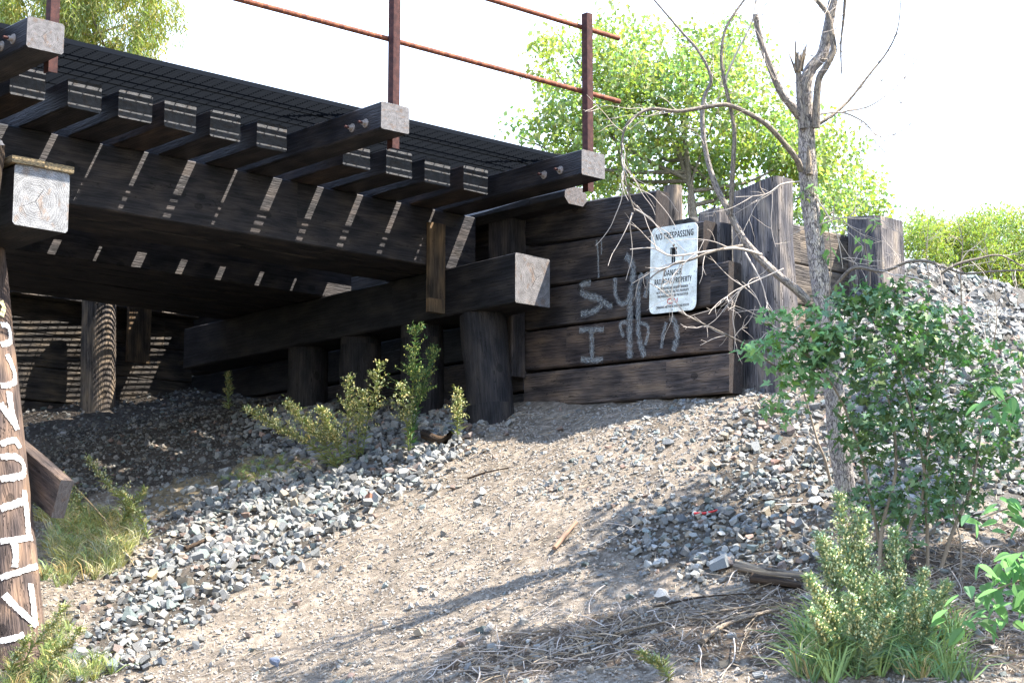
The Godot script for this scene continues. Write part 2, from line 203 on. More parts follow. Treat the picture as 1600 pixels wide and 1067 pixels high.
func over(n: Node) -> Transform3D:      # where a node stands in the world
	var t := Transform3D()
	while n is Node3D and n != self:
		t = n.transform * t
		n = n.get_parent()
	return t

func scatter(called: String, mesh: Mesh, mat: Material, places: Array, tints: Array, parent: Node = null) -> MultiMeshInstance3D:
	var mm := MultiMesh.new()
	mm.transform_format = MultiMesh.TRANSFORM_3D
	mm.use_colors = not tints.is_empty()
	mm.mesh = mesh
	mm.instance_count = places.size()
	for i in places.size():
		mm.set_instance_transform(i, places[i])
		if not tints.is_empty():
			mm.set_instance_color(i, tints[i])
	var o := MultiMeshInstance3D.new()
	o.multimesh = mm
	o.material_override = mat
	if parent == null:
		o.name = numbered(called)
		add_child(o)
	else:
		o.name = called
		parent.add_child(o, true)
		o.transform = over(parent).affine_inverse()
	o.set_meta("kind", "stuff")
	return o

# ---------------------------------------------------------------- textures and materials

func picture(w: int, h: int, data: PackedByteArray, channels := 3) -> ImageTexture:
	return ImageTexture.create_from_image(Image.create_from_data(w, h, false, Image.FORMAT_RGB8 if channels == 3 else Image.FORMAT_L8, data))

func wood_maps() -> Array:              # long grain: streaks, checks and a few knots; u runs along the grain
	var w := 1024
	var h := 512
	var a := PackedByteArray()
	a.resize(w * h * 3)
	var b := PackedByteArray()
	b.resize(w * h)
	var n := FastNoiseLite.new()
	n.seed = 5
	n.frequency = 1.0
	n.fractal_octaves = 3
	var n2 := FastNoiseLite.new()
	n2.seed = 9
	n2.frequency = 1.0
	n2.fractal_octaves = 2
	var knots := []
	for i in 7:
		knots.append(Vector2(rng.randf_range(60, w - 60), rng.randf_range(30, h - 30)))
	for y in h:
		for x in w:
			var yy := float(y)
			for k in knots:
				var dx: float = (x - k.x) / 46.0
				var dy: float = (yy - k.y) / 22.0
				var q := dx * dx + dy * dy
				if q < 9.0:
					yy += signf(yy - k.y + 0.01) * 9.0 * exp(-q)
			var g := n.get_noise_2d(x * 0.004, yy * 0.11)
			var fine := n2.get_noise_2d(x * 0.02, yy * 0.42)
			var blot := n2.get_noise_2d(x * 0.006 + 40.0, y * 0.012)
			var check := n.get_noise_2d(x * 0.0045 + 90.0, yy * 0.05)
			var crack := smoothstep(0.035, 0.0, absf(check)) * smoothstep(-0.1, 0.25, n2.get_noise_2d(x * 0.005 + 7.0, y * 0.02 + 30.0))
			var v := clampf(0.70 + 0.21 * g + 0.16 * fine + 0.30 * blot, 0.05, 1.0)
			var hh := clampf(0.6 + 0.32 * g + 0.3 * fine, 0.0, 1.0)
			for k in knots:
				var q2: float = Vector2((x - k.x) / 13.0, (y - k.y) / 10.0).length()
				if q2 < 1.2:
					v *= 0.55 + 0.25 * absf(sin(q2 * 7.0))
					hh *= 0.8
			v *= 1.0 - 0.75 * crack
			hh *= 1.0 - 0.9 * crack
			var i := (y * w + x) * 3
			a[i] = int(255.0 * clampf(v * (1.0 + 0.05 * blot), 0, 1))
			a[i + 1] = int(255.0 * clampf(v * 0.97, 0, 1))
			a[i + 2] = int(255.0 * clampf(v * (0.94 - 0.10 * blot), 0, 1))
			b[y * w + x] = int(255.0 * hh)
	return [picture(w, h, a), picture(w, h, b, 1)]

func end_maps(sd: int) -> Array:        # end grain: rings, radial checks, stains
	var w := 384
	var a := PackedByteArray()
	a.resize(w * w * 3)
	var b := PackedByteArray()
	b.resize(w * w)
	var n := FastNoiseLite.new()
	n.seed = sd
	n.frequency = 1.0
	n.fractal_octaves = 3
	var r := RandomNumberGenerator.new()
	r.seed = sd
	var c := Vector2(w * (0.5 + 0.12 * sin(sd * 2.1)), w * (0.5 + 0.12 * cos(sd * 1.7)))
	var rays := []
	for i in 3:
		rays.append([r.randf() * TAU, r.randf_range(0.08, 0.36) * w, r.randf_range(0.7, 1.6)])
	for y in w:
		for x in w:
			var d := Vector2(x, y) - c
			var l := d.length()
			var ang := d.angle()
			var wob := n.get_noise_2d(x * 0.012, y * 0.012)
			var ring := sin((l + 16.0 * wob) * 0.42)
			var grit := n.get_noise_2d(x * 0.35, y * 0.35)
			var grit2 := n.get_noise_2d(x * 0.12 + 50.0, y * 0.12)
			var stain := smoothstep(0.12, 0.6, n.get_noise_2d(x * 0.011 + 20.0, y * 0.007 + 70.0))
			var v := 0.70 + 0.05 * ring + 0.34 * grit + 0.22 * grit2 + 0.12 * wob
			var hh := 0.6 + 0.10 * ring + 0.5 * grit
			for k in rays:
				var da := absf(angle_difference(ang, k[0]))
				if l < k[1] and da * l < k[2]:
					v *= 0.5
					hh *= 0.1
			v = clampf(v, 0.06, 1.0)
			var i := (y * w + x) * 3
			a[i] = int(255.0 * v)
			a[i + 1] = int(255.0 * v * lerpf(1.0, 0.92, stain))
			a[i + 2] = int(255.0 * v * lerpf(1.0, 0.86, stain))
			b[y * w + x] = int(255.0 * clampf(hh, 0, 1))
	return [picture(w, w, a), picture(w, w, b, 1)]

func bark_maps() -> Array:
	var w := 512
	var h := 512
	var a := PackedByteArray()
	a.resize(w * h * 3)
	var b := PackedByteArray()
	b.resize(w * h)
	var n := FastNoiseLite.new()
	n.seed = 31
	n.frequency = 1.0
	n.fractal_octaves = 3
	for y in h:
		for x in w:
			var s := n.get_noise_2d(x * 0.05, y * 0.010)
			var ridge := 1.0 - smoothstep(0.0, 0.22, absf(s))
			var fine := n.get_noise_2d(x * 0.25, y * 0.12)
			var blot := n.get_noise_2d(x * 0.015 + 9.0, y * 0.012)
			var v := clampf(0.86 - 0.42 * ridge + 0.25 * fine + 0.22 * blot, 0.08, 1.0)
			var i := (y * w + x) * 3
			a[i] = int(255.0 * v)
			a[i + 1] = int(255.0 * v * 0.96)
			a[i + 2] = int(255.0 * v * (0.93 - 0.06 * blot))
			b[y * w + x] = int(255.0 * clampf(0.75 - 0.6 * ridge + 0.25 * fine, 0, 1))
	return [picture(w, h, a), picture(w, h, b, 1)]

func mottle(w: int, sd: int, coarse: float, fine: float, low: Color, high: Color, spots: Color, spot_at := 0.35) -> Array:
	var a := PackedByteArray()
	a.resize(w * w * 3)
	var b := PackedByteArray()
	b.resize(w * w)
	var n := FastNoiseLite.new()
	n.seed = sd
	n.frequency = 1.0
	n.fractal_octaves = 4
	for y in w:
		for x in w:
			var c := n.get_noise_2d(x * coarse, y * coarse)
			var f := n.get_noise_2d(x * fine + 100.0, y * fine)
			var t := clampf(0.5 + 0.9 * c + 0.5 * f, 0, 1)
			var col := low.lerp(high, t)
			col = col.lerp(spots, smoothstep(spot_at, spot_at + 0.15, n.get_noise_2d(x * fine * 0.6 + 300.0, y * fine * 0.6 + 50.0)))
			var i := (y * w + x) * 3
			a[i] = int(255.0 * col.r)
			a[i + 1] = int(255.0 * col.g)
			a[i + 2] = int(255.0 * col.b)
			b[y * w + x] = int(255.0 * clampf(0.5 + 0.6 * f + 0.3 * c, 0, 1))
	return [picture(w, w, a), picture(w, w, b, 1)]

func paint_mask(soft: float, cover: float, streak: float) -> ImageTexture:      # a brush mark: u along the stroke, v across it; worn away in the alpha channel
	var w := 256
	var a := PackedByteArray()
	a.resize(w * w * 4)
	var n := FastNoiseLite.new()
	n.seed = 77
	n.frequency = 1.0
	n.fractal_octaves = 4
	for y in w:
		for x in w:
			var v := float(y) / w
			var edge := minf(v, 1.0 - v) * 2.0 + 0.25 * n.get_noise_2d(x * 0.05, y * 0.02 + 300.0)
			var worn := n.get_noise_2d(x * 0.03, y * 0.03) + 0.7 * n.get_noise_2d(x * 0.22, y * 0.07)
			var i := (y * w + x) * 4
			a[i] = 255
			a[i + 1] = 255
			a[i + 2] = 255
			a[i + 3] = int(255.0 * smoothstep(0.04, soft, edge) * clampf(cover + streak * worn, 0, 1))
	return ImageTexture.create_from_image(Image.create_from_data(w, w, false, Image.FORMAT_RGBA8, a))

func lin(r: float, g: float, b: float) -> Color:      # a real-world base colour, given linear
	return Color(r, g, b).linear_to_srgb()

func mat(color: Color, rough := 0.9, maps: Array = [], relief := 0.0, scale := Vector3.ONE) -> StandardMaterial3D:
	var m := StandardMaterial3D.new()
	m.albedo_color = color
	m.roughness = rough
	m.metallic_specular = 0.35
	if maps.size() > 0:
		m.albedo_texture = maps[0]
		m.uv1_scale = scale
		if relief > 0.0:
			m.heightmap_enabled = true
			m.heightmap_texture = maps[1]
			m.heightmap_scale = relief
	return m

func tri(m: StandardMaterial3D, scale: float) -> StandardMaterial3D:
	m.uv1_triplanar = true
	m.uv1_world_triplanar = true
	m.uv1_scale = Vector3.ONE * scale
	return m

func leaf_mat(glow: Color, rough := 0.6) -> StandardMaterial3D:
	var m := StandardMaterial3D.new()
	m.vertex_color_use_as_albedo = true
	m.albedo_color = Color.WHITE
	m.roughness = rough
	m.metallic_specular = 0.3
	m.cull_mode = BaseMaterial3D.CULL_DISABLED
	m.backlight_enabled = true
	m.backlight = glow
	return m

func materials() -> void:
	var wood := wood_maps()
	var ends := [end_maps(3), end_maps(8), end_maps(14)]
	var bark := bark_maps()
	M.creosote = mat(lin(0.036, 0.035, 0.041), 0.58, wood, 0.5)
	M.tie = mat(lin(0.038, 0.036, 0.044), 0.58, wood, 0.5)
	M.tie_brown = mat(lin(0.058, 0.045, 0.046), 0.78, wood, 0.5)
	M.chord = mat(lin(0.058, 0.054, 0.062), 0.6, wood, 0.4)
	M.plank = mat(lin(0.088, 0.077, 0.078), 0.68, wood, 0.9)
	M.plank_brown = mat(lin(0.125, 0.098, 0.090), 0.88, wood, 1.0)
	M.plank_grey = mat(lin(0.20, 0.18, 0.165), 0.9, wood, 1.0)
	M.board = mat(lin(0.17, 0.125, 0.085), 0.9, wood, 0.5)
	M.shim = mat(lin(0.55, 0.44, 0.27), 0.85, wood, 0.3)
	M.weathered = mat(lin(0.26, 0.25, 0.265), 0.95, wood, 1.4)
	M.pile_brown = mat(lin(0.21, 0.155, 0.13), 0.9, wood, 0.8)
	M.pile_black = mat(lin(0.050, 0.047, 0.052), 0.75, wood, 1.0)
	M.pile_far = mat(lin(0.33, 0.285, 0.25), 0.9, wood, 0.9)
	M.tie_end = []
	M.end_pale = []
	M.end_dark = []
	for e in ends:
		M.end_pale.append(mat(lin(0.31, 0.295, 0.30), 0.95, e, 0.4))
		M.tie_end.append(mat(lin(0.15, 0.155, 0.175), 0.6, e, 0.3))
		M.end_dark.append(mat(lin(0.26, 0.235, 0.235), 0.9, e, 0.4))
	M.end_cap = mat(lin(0.47, 0.47, 0.48), 0.95, ends[1], 0.5)
	M.rust = tri(mat(Color.WHITE, 0.85, mottle(256, 4, 0.02, 0.15, Color(0.36, 0.22, 0.18), Color(0.60, 0.36, 0.25), Color(0.26, 0.19, 0.19), 0.3), 0.05), 3.0)
	M.rust_dark = tri(mat(Color(0.62, 0.58, 0.62), 0.85, mottle(256, 6, 0.02, 0.15, Color(0.34, 0.22, 0.20), Color(0.50, 0.34, 0.29), Color(0.30, 0.24, 0.25), 0.3), 0.05), 3.0)
	M.steel = mat(lin(0.009, 0.011, 0.015), 0.9)
	M.steel.metallic_specular = 0.08
	M.galv = mat(lin(0.36, 0.38, 0.40), 0.5)
	M.galv.metallic = 0.6
	M.sign = tri(mat(Color(0.95, 0.965, 0.95), 0.5, mottle(256, 22, 0.012, 0.12, Color(0.84, 0.84, 0.82), Color(1, 1, 1), Color(0.70, 0.66, 0.60), 0.40)), 2.2)
	M.ink = mat(Color(0.06, 0.055, 0.06), 0.7)
	M.ink_pale = mat(Color(0.80, 0.83, 0.84), 0.5)
	M.red = mat(Color(0.72, 0.22, 0.22), 0.6)
	M.white_paint = mat(Color(0.87, 0.86, 0.84), 0.8)
	M.white_paint.albedo_texture = paint_mask(0.14, 0.98, 0.75)
	M.white_paint.transparency = BaseMaterial3D.TRANSPARENCY_ALPHA
	M.yellow_paint = mat(Color(0.86, 0.83, 0.62), 0.8)
	M.worn_paint = mat(Color(0.70, 0.725, 0.735, 0.46), 0.9)
	M.worn_paint.albedo_texture = paint_mask(0.75, 0.62, 1.1)
	M.worn_paint.transparency = BaseMaterial3D.TRANSPARENCY_ALPHA
	M.bark = mat(lin(0.66, 0.635, 0.615), 0.95, bark, 1.2, Vector3(1, 1, 1))
	M.bark_twig = mat(lin(0.42, 0.36, 0.31), 0.95)
	M.bark_branch = mat(lin(0.38, 0.35, 0.31), 0.95, bark, 0.3)
	M.stem = mat(lin(0.24, 0.19, 0.14), 0.9)
	M.green_stem = mat(lin(0.16, 0.20, 0.07), 0.8)
	M.dead = mat(lin(0.56, 0.48, 0.39), 0.95, wood, 0.8)
	M.dead_dark = mat(lin(0.13, 0.095, 0.07), 0.95, wood, 0.8)
	var dirt := mottle(1024, 12, 0.012, 0.16, Color(0.62, 0.60, 0.57), Color(1, 0.99, 0.97), Color(0.45, 0.42, 0.40), 0.33)
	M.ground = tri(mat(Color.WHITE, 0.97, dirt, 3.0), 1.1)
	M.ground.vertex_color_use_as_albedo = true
	var grit := mottle(256, 15, 0.03, 0.25, Color(0.66, 0.66, 0.66), Color(1, 1, 1), Color(0.5, 0.5, 0.5), 0.4)
	M.wall_end = mat(lin(0.085, 0.07, 0.066), 0.9, ends[0], 0.4)
	M.stone = mat(Color.WHITE, 0.85, grit, 0.25)
	M.stone.uv1_triplanar = true
	M.stone.uv1_scale = Vector3.ONE * 6.0
	M.stone.vertex_color_use_as_albedo = true
	M.straw = mat(Color.WHITE, 0.9)
	M.straw.vertex_color_use_as_albedo = true
	M.leaf = leaf_mat(Color(0.50, 0.70, 0.42))
	M.leaf_far = leaf_mat(Color(0.85, 1.0, 0.5))
	M.weed = leaf_mat(Color(0.45, 0.52, 0.28))

# ---------------------------------------------------------------- mesh helpers

func face(st: SurfaceTool, p: Array, uv: Array, n: Vector3) -> void:      # a flat convex polygon, clockwise seen from its front
	var flip: bool = (p[1] - p[0]).cross(p[2] - p[0]).dot(n) > 0.0
	for i in range(1, p.size() - 1):
		for k in ([0, i + 1, i] if flip else [0, i, i + 1]):
			st.set_normal(n)
			st.set_uv(uv[k])
			st.add_vertex(p[k])

func box(st: SurfaceTool, c: Vector3, s: Vector3, b := Basis()) -> void:
	var h := s * 0.5
	for ax in 3:
		for sg in [-1.0, 1.0]:
			var n := Vector3.ZERO
			n[ax] = sg
			var u := Vector3.ZERO
			u[(ax + 1) % 3] = h[(ax + 1) % 3]
			var v := Vector3.ZERO
			v[(ax + 2) % 3] = h[(ax + 2) % 3]
			var o := n * h[ax]
			var q := []
			for t in [-u - v, u - v, u + v, v - u]:
				q.append(c + b * (o + t))
			face(st, q, [Vector2(0, 0), Vector2(u.length() * 2, 0), Vector2(u.length(), v.length()) * 2, Vector2(0, v.length() * 2)], b * n)

func begin() -> SurfaceTool:
	var st := SurfaceTool.new()
	st.begin(Mesh.PRIMITIVE_TRIANGLES)
	return st

func timber_mesh(l: float, h: float, w: float, chamfer := 0.01, wob := 0.004, slant := 0.0) -> ArrayMesh:   # a sawn timber along x: chamfered, a little uneven; surface 0 the sides, 1 the ends
	var st := begin()
	var en := begin()
	var segs := maxi(2, int(l / 0.45))
	var rings := []
	var u0 := rng.randf()
	var v0 := rng.randf()
	for s in segs + 1:
		var cs := []
		var c := chamfer * rng.randf_range(0.7, 1.4)
		var cor := []
		for k in [Vector2(-1, -1), Vector2(1, -1), Vector2(1, 1), Vector2(-1, 1)]:
			cor.append(Vector2(k.x * w * 0.5 + rng.randf_range(-wob, wob), k.y * h * 0.5 + rng.randf_range(-wob, wob)))
		for k in 4:
			var p: Vector2 = cor[k]
			var a: Vector2 = (cor[(k + 3) % 4] - p).normalized()
			var b: Vector2 = (cor[(k + 1) % 4] - p).normalized()
			cs.append(p + a * c)
			cs.append(p + b * c)
		var ring := []
		var x := -l * 0.5 + l * s / segs
		for p in cs:
			var lift: float = slant * (p.x / w) if s == segs else 0.0
			ring.append(Vector3(x + lift, p.y, p.x))
		rings.append(ring)
	var edge := [0.0]
	for k in 8:
		edge.append(edge[k] + rings[0][k].distance_to(rings[0][(k + 1) % 8]))
	for s in segs:
		for k in 8:
			var j := (k + 1) % 8
			var q := [rings[s][k], rings[s + 1][k], rings[s + 1][j], rings[s][j]]
			var n: Vector3 = (q[1] - q[0]).cross(q[3] - q[0]).normalized()
			if n.dot(Vector3(0, q[0].y + q[3].y, q[0].z + q[3].z)) < 0.0:
				n = -n
			var ua: float = u0 + (l * s / segs) / 2.6
			var ub: float = u0 + (l * (s + 1) / segs) / 2.6
			var va: float = v0 + edge[k] / 1.1
			var vb: float = v0 + edge[k + 1] / 1.1
			face(st, q, [Vector2(ua, va), Vector2(ub, va), Vector2(ub, vb), Vector2(ua, vb)], n)
	var t := rng.randi() % 4
	for sd in [0, segs]:
		var uv := []
		for p in rings[sd]:
			var e := Vector2(p.z / w + 0.5, p.y / h + 0.5)
			for k in t:
				e = Vector2(1.0 - e.y, e.x)
			uv.append(e)
		face(en, rings[sd], uv, Vector3(1 if sd > 0 else -1, 0, 0))
	st.generate_tangents()
	en.generate_tangents()
	var am := st.commit()
	en.commit(am)
	return am

const ALONG := [Basis(Vector3(1, 0, 0), Vector3(0, 1, 0), Vector3(0, 0, 1)), Basis(Vector3(0, 1, 0), Vector3(-1, 0, 0), Vector3(0, 0, 1)), Basis(Vector3(0, 0, 1), Vector3(0, 1, 0), Vector3(-1, 0, 0))]

func timber(called: String, parent: Node, lo: Vector3, hi: Vector3, axis: int, side: Material, end: Material, chamfer := 0.01, wob := 0.004, turn := Basis()) -> MeshInstance3D:
	var s := hi - lo
	var m: ArrayMesh
	if axis == 0:
		m = timber_mesh(s.x, s.y, s.z, chamfer, wob)
	elif axis == 1:
		m = timber_mesh(s.y, s.x, s.z, chamfer, wob)
	else:
		m = timber_mesh(s.z, s.y, s.x, chamfer, wob)
	return put(called, m, [side, end], parent, Transform3D(turn * ALONG[axis], (lo + hi) * 0.5))

func smooth_path(pts: Array, steps: int) -> PackedVector3Array:
	var out := PackedVector3Array()
	for i in pts.size() - 1:
		var a: Vector3 = pts[maxi(i - 1, 0)]
		var d: Vector3 = pts[mini(i + 2, pts.size() - 1)]
		for s in steps:
			out.append((pts[i] as Vector3).cubic_interpolate(pts[i + 1], a, d, float(s) / steps))
	out.append(pts[-1])
	return out

func tube(st: SurfaceTool, path: PackedVector3Array, r0: float, r1: float, sides := 8, rough := 0.0, en: SurfaceTool = null, uv_r := 0.5) -> void:
	var n := path.size()
	var rings := []
	var norms := []
	var side := Vector3.ZERO
	var run := rng.randf()
	var runs := []
	for i in n:
		var t := (path[mini(i + 1, n - 1)] - path[maxi(i - 1, 0)]).normalized()
		if side == Vector3.ZERO:
			side = t.cross(Vector3(0.31, 0.2, 0.93)).normalized()
		side = (side - t * side.dot(t)).normalized()
		var up := t.cross(side)
		var r := lerpf(r0, r1, float(i) / maxi(n - 1, 1))
		var ring := []
		var nn := []
		for k in sides + 1:
			var a := TAU * (k % sides) / sides
			var d := side * cos(a) + up * sin(a)
			var rr := r
			if rough > 0.0:
				rr *= 1.0 + rough * noise.get_noise_3dv((path[i] + d * r) * 4.0) * 2.0
			ring.append(path[i] + d * rr)
			nn.append(d)
		rings.append(ring)
		norms.append(nn)
		if i > 0:
			run += path[i].distance_to(path[i - 1]) / uv_r
		runs.append(run)
	var around := maxf(1.0, roundf(TAU * r0 / uv_r * 2.0) * 0.5)
	for i in n - 1:
		for k in sides:
			for v in [[i, k], [i + 1, k], [i + 1, k + 1], [i, k], [i + 1, k + 1], [i, k + 1]]:
				st.set_normal(norms[v[0]][v[1]])
				st.set_uv(Vector2(float(v[1]) / sides * around, runs[v[0]]))
				st.add_vertex(rings[v[0]][v[1]])
	for e in [0, n - 1]:
		var target := st if en == null else en
		var t2 := (path[1] - path[0]).normalized() * -1.0 if e == 0 else (path[n - 1] - path[n - 2]).normalized()
		var uv := []
		for k in sides:
			uv.append(Vector2(0.5 + 0.5 * cos(TAU * k / sides), 0.5 + 0.5 * sin(TAU * k / sides)))
		face(target, rings[e].slice(0, sides), uv, t2)

func tube_mesh(pts: Array, r0: float, r1: float, sides := 10, rough := 0.0, steps := 4, split := false, uv_r := 0.5) -> ArrayMesh:
	var st := begin()
	var path := smooth_path(pts, steps)
	if split:
		var en := begin()
		tube(st, path, r0, r1, sides, rough, en, uv_r)
		var am := st.commit()
		return en.commit(am)
	tube(st, path, r0, r1, sides, rough, null, uv_r)
	return st.commit()

func log_mesh(pts: Array, r0: float, r1: float, rough := 0.02) -> ArrayMesh:       # a pile: grain runs along it (u along, v around)
	var st := begin()
	var en := begin()
	var path := smooth_path(pts, 8)
	var sides := 28
	var n := path.size()
	var t := (path[n - 1] - path[0]).normalized()
	var side := t.cross(Vector3(0.31, 0.2, 0.93)).normalized()
	var up := t.cross(side)
	var rings := []
	var u0 := rng.randf()
	for i in n:
		var ring := []
		for k in sides + 1:
			var a := TAU * (k % sides) / sides
			var d := side * cos(a) + up * sin(a)
			var r := lerpf(r0, r1, float(i) / (n - 1)) * (1.0 + rough * 2.0 * noise.get_noise_3dv((path[i] * 0.6 + d * 0.5) * 3.0))
			ring.append(path[i] + d * r)
		rings.append(ring)
	for i in n - 1:
		for k in sides:
			for v in [[i, k], [i + 1, k], [i + 1, k + 1], [i, k], [i + 1, k + 1], [i, k + 1]]:
				var a2: float = TAU * (v[1] % sides) / sides
				st.set_normal(side * cos(a2) + up * sin(a2))
				st.set_uv(Vector2(u0 + path[0].distance_to(path[v[0]]) / 2.6, float(v[1]) / sides * 1.0))
				st.add_vertex(rings[v[0]][v[1]])
	for e in [0, n - 1]:
		var uv := []
		for k in sides:
			uv.append(Vector2(0.5 + 0.5 * cos(TAU * k / sides), 0.5 + 0.5 * sin(TAU * k / sides)))
		face(en, rings[e].slice(0, sides), uv, t * (-1.0 if e == 0 else 1.0))
	var am := st.commit()
	return en.commit(am)

func stone_mesh(sd: int, flat := 0.65) -> ArrayMesh:     # an angular broken stone about 1 m across: a block whose corners are knocked off by flat breaks
	var r := RandomNumberGenerator.new()
	r.seed = sd
	var planes := []
	for k in 6:
		var n := Vector3.ZERO
		n[k / 2] = 1.0 if k % 2 else -1.0
		n = (n + Vector3(r.randfn(), r.randfn(), r.randfn()) * 0.20).normalized()
		planes.append([n, [0.46, 0.46 * flat, 0.38][k / 2] * r.randf_range(0.8, 1.1)])
	for k in 5:
		var n := Vector3(r.randfn(), r.randfn() * 0.7, r.randfn()).normalized()
		planes.append([n, 0.42 * sqrt(n.x * n.x + n.y * n.y * flat * flat + n.z * n.z * 0.75) * r.randf_range(0.85, 1.08)])
	var st := begin()
	for a in planes:
		var n: Vector3 = a[0]
		var u := n.cross(Vector3(0.3, 0.5, 0.8)).normalized()
		var v := n.cross(u)
		var poly := []
		for c in [Vector2(-2, -2), Vector2(2, -2), Vector2(2, 2), Vector2(-2, 2)]:
			poly.append(n * a[1] + u * c.x + v * c.y)
		for b in planes:
			if b == a:
				continue
			var cut := []
			for i in poly.size():
				var p: Vector3 = poly[i]
				var q: Vector3 = poly[(i + 1) % poly.size()]
				var dp: float = p.dot(b[0]) - b[1]
				var dq: float = q.dot(b[0]) - b[1]
				if dp <= 0.0:
					cut.append(p)
				if (dp < 0.0) != (dq < 0.0):
					cut.append(p.lerp(q, dp / (dp - dq)))
			poly = cut
			if poly.size() < 3:
				break
		if poly.size() >= 3:
			var uv := []
			for p in poly:
				uv.append(Vector2.ZERO)
			st.set_color(Color.WHITE)
			face(st, poly, uv, n)
	return st.commit()

# ---------------------------------------------------------------- the bank

func spline(x: float, z: float) -> float:
	var cx := clampf(x, -3.0, 14.0)
	var cz := clampf(z, -7.0, 9.5)
	var y: float = BANK_PLANE[0] + BANK_PLANE[1] * cx + BANK_PLANE[2] * cz
	for k in BANK:
		var d2: float = (cx - k[0]) * (cx - k[0]) + (cz - k[1]) * (cz - k[1])
		if d2 > 1e-6:
			y += k[2] * 0.5 * d2 * log(d2)
	return y

func bank(x: float, z: float) -> float:
	var y := spline(x, z)
	# fill held up behind the abutment timbers
	var fill := smoothstep(6.50, 6.66, x) * (1.0 - smoothstep(1.25, 1.75, z)) * smoothstep(-7.5, -6.5, z)
	y = lerpf(y, maxf(y, -0.42), fill)
	var f := 1.0 - smoothstep(12.0, 30.0, Vector2(x - 5.0, z).length())
	y += f * (0.030 * noise.get_noise_2d(x * 0.9, z * 0.9) + 0.022 * noise.get_noise_2d(x * 3.1 + 40.0, z * 3.1) + 0.010 * noise.get_noise_2d(x * 9.0, z * 9.0 + 70.0))
	return y

func ground_at(x: float, z: float) -> float:
	var i := clampi(grid_x.bsearch(x) - 1, 0, grid_x.size() - 2)
	var j := clampi(grid_z.bsearch(z) - 1, 0, grid_z.size() - 2)
	var w := grid_x.size()
	var a := clampf((x - grid_x[i]) / (grid_x[i + 1] - grid_x[i]), 0, 1)
	var b := clampf((z - grid_z[j]) / (grid_z[j + 1] - grid_z[j]), 0, 1)
	return lerpf(lerpf(heights[j * w + i], heights[j * w + i + 1], a), lerpf(heights[(j + 1) * w + i], heights[(j + 1) * w + i + 1], a), b)

func ground_normal(x: float, z: float) -> Vector3:
	var e := 0.05
	return Vector3(ground_at(x - e, z) - ground_at(x + e, z), 2.0 * e, ground_at(x, z - e) - ground_at(x, z + e)).normalized()

func on_ground(x: float, z: float, up := 0.0) -> Vector3:
	return Vector3(x, ground_at(x, z) + up, z)

func inside(p: Vector2, zone: Array) -> bool:
	return Geometry2D.is_point_in_polygon(p, PackedVector2Array(zone))

func fray(x: float, z: float) -> Vector2:     # zone borders wander
	return Vector2(x + 0.22 * noise.get_noise_2d(x * 2.0, z * 2.0 + 11.0) + 0.10 * noise.get_noise_2d(x * 7.0, z * 7.0), z + 0.22 * noise.get_noise_2d(x * 2.0 + 31.0, z * 2.0) + 0.10 * noise.get_noise_2d(x * 7.0 + 9.0, z * 7.0))

func zone_of(x: float, z: float) -> String:
	var p := fray(x, z)
	if inside(p, ZONE_SAND):
		return "sand"
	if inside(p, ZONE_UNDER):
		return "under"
	if inside(p, ZONE_LEFT):
		return "left"
	if inside(p, ZONE_RIGHT):
		return "right"
	if inside(p, ZONE_EMBANK) or (x > 6.9 and z < 4.4 and z > 1.2) or (x > 6.6 and z <= 1.5):
		return "embank"
	if inside(p, ZONE_TWIGS):
		return "twigs"
	if inside(p, ZONE_CINDERS) or (z < -2.2 and x < 6.5):
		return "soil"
	return "dirt"

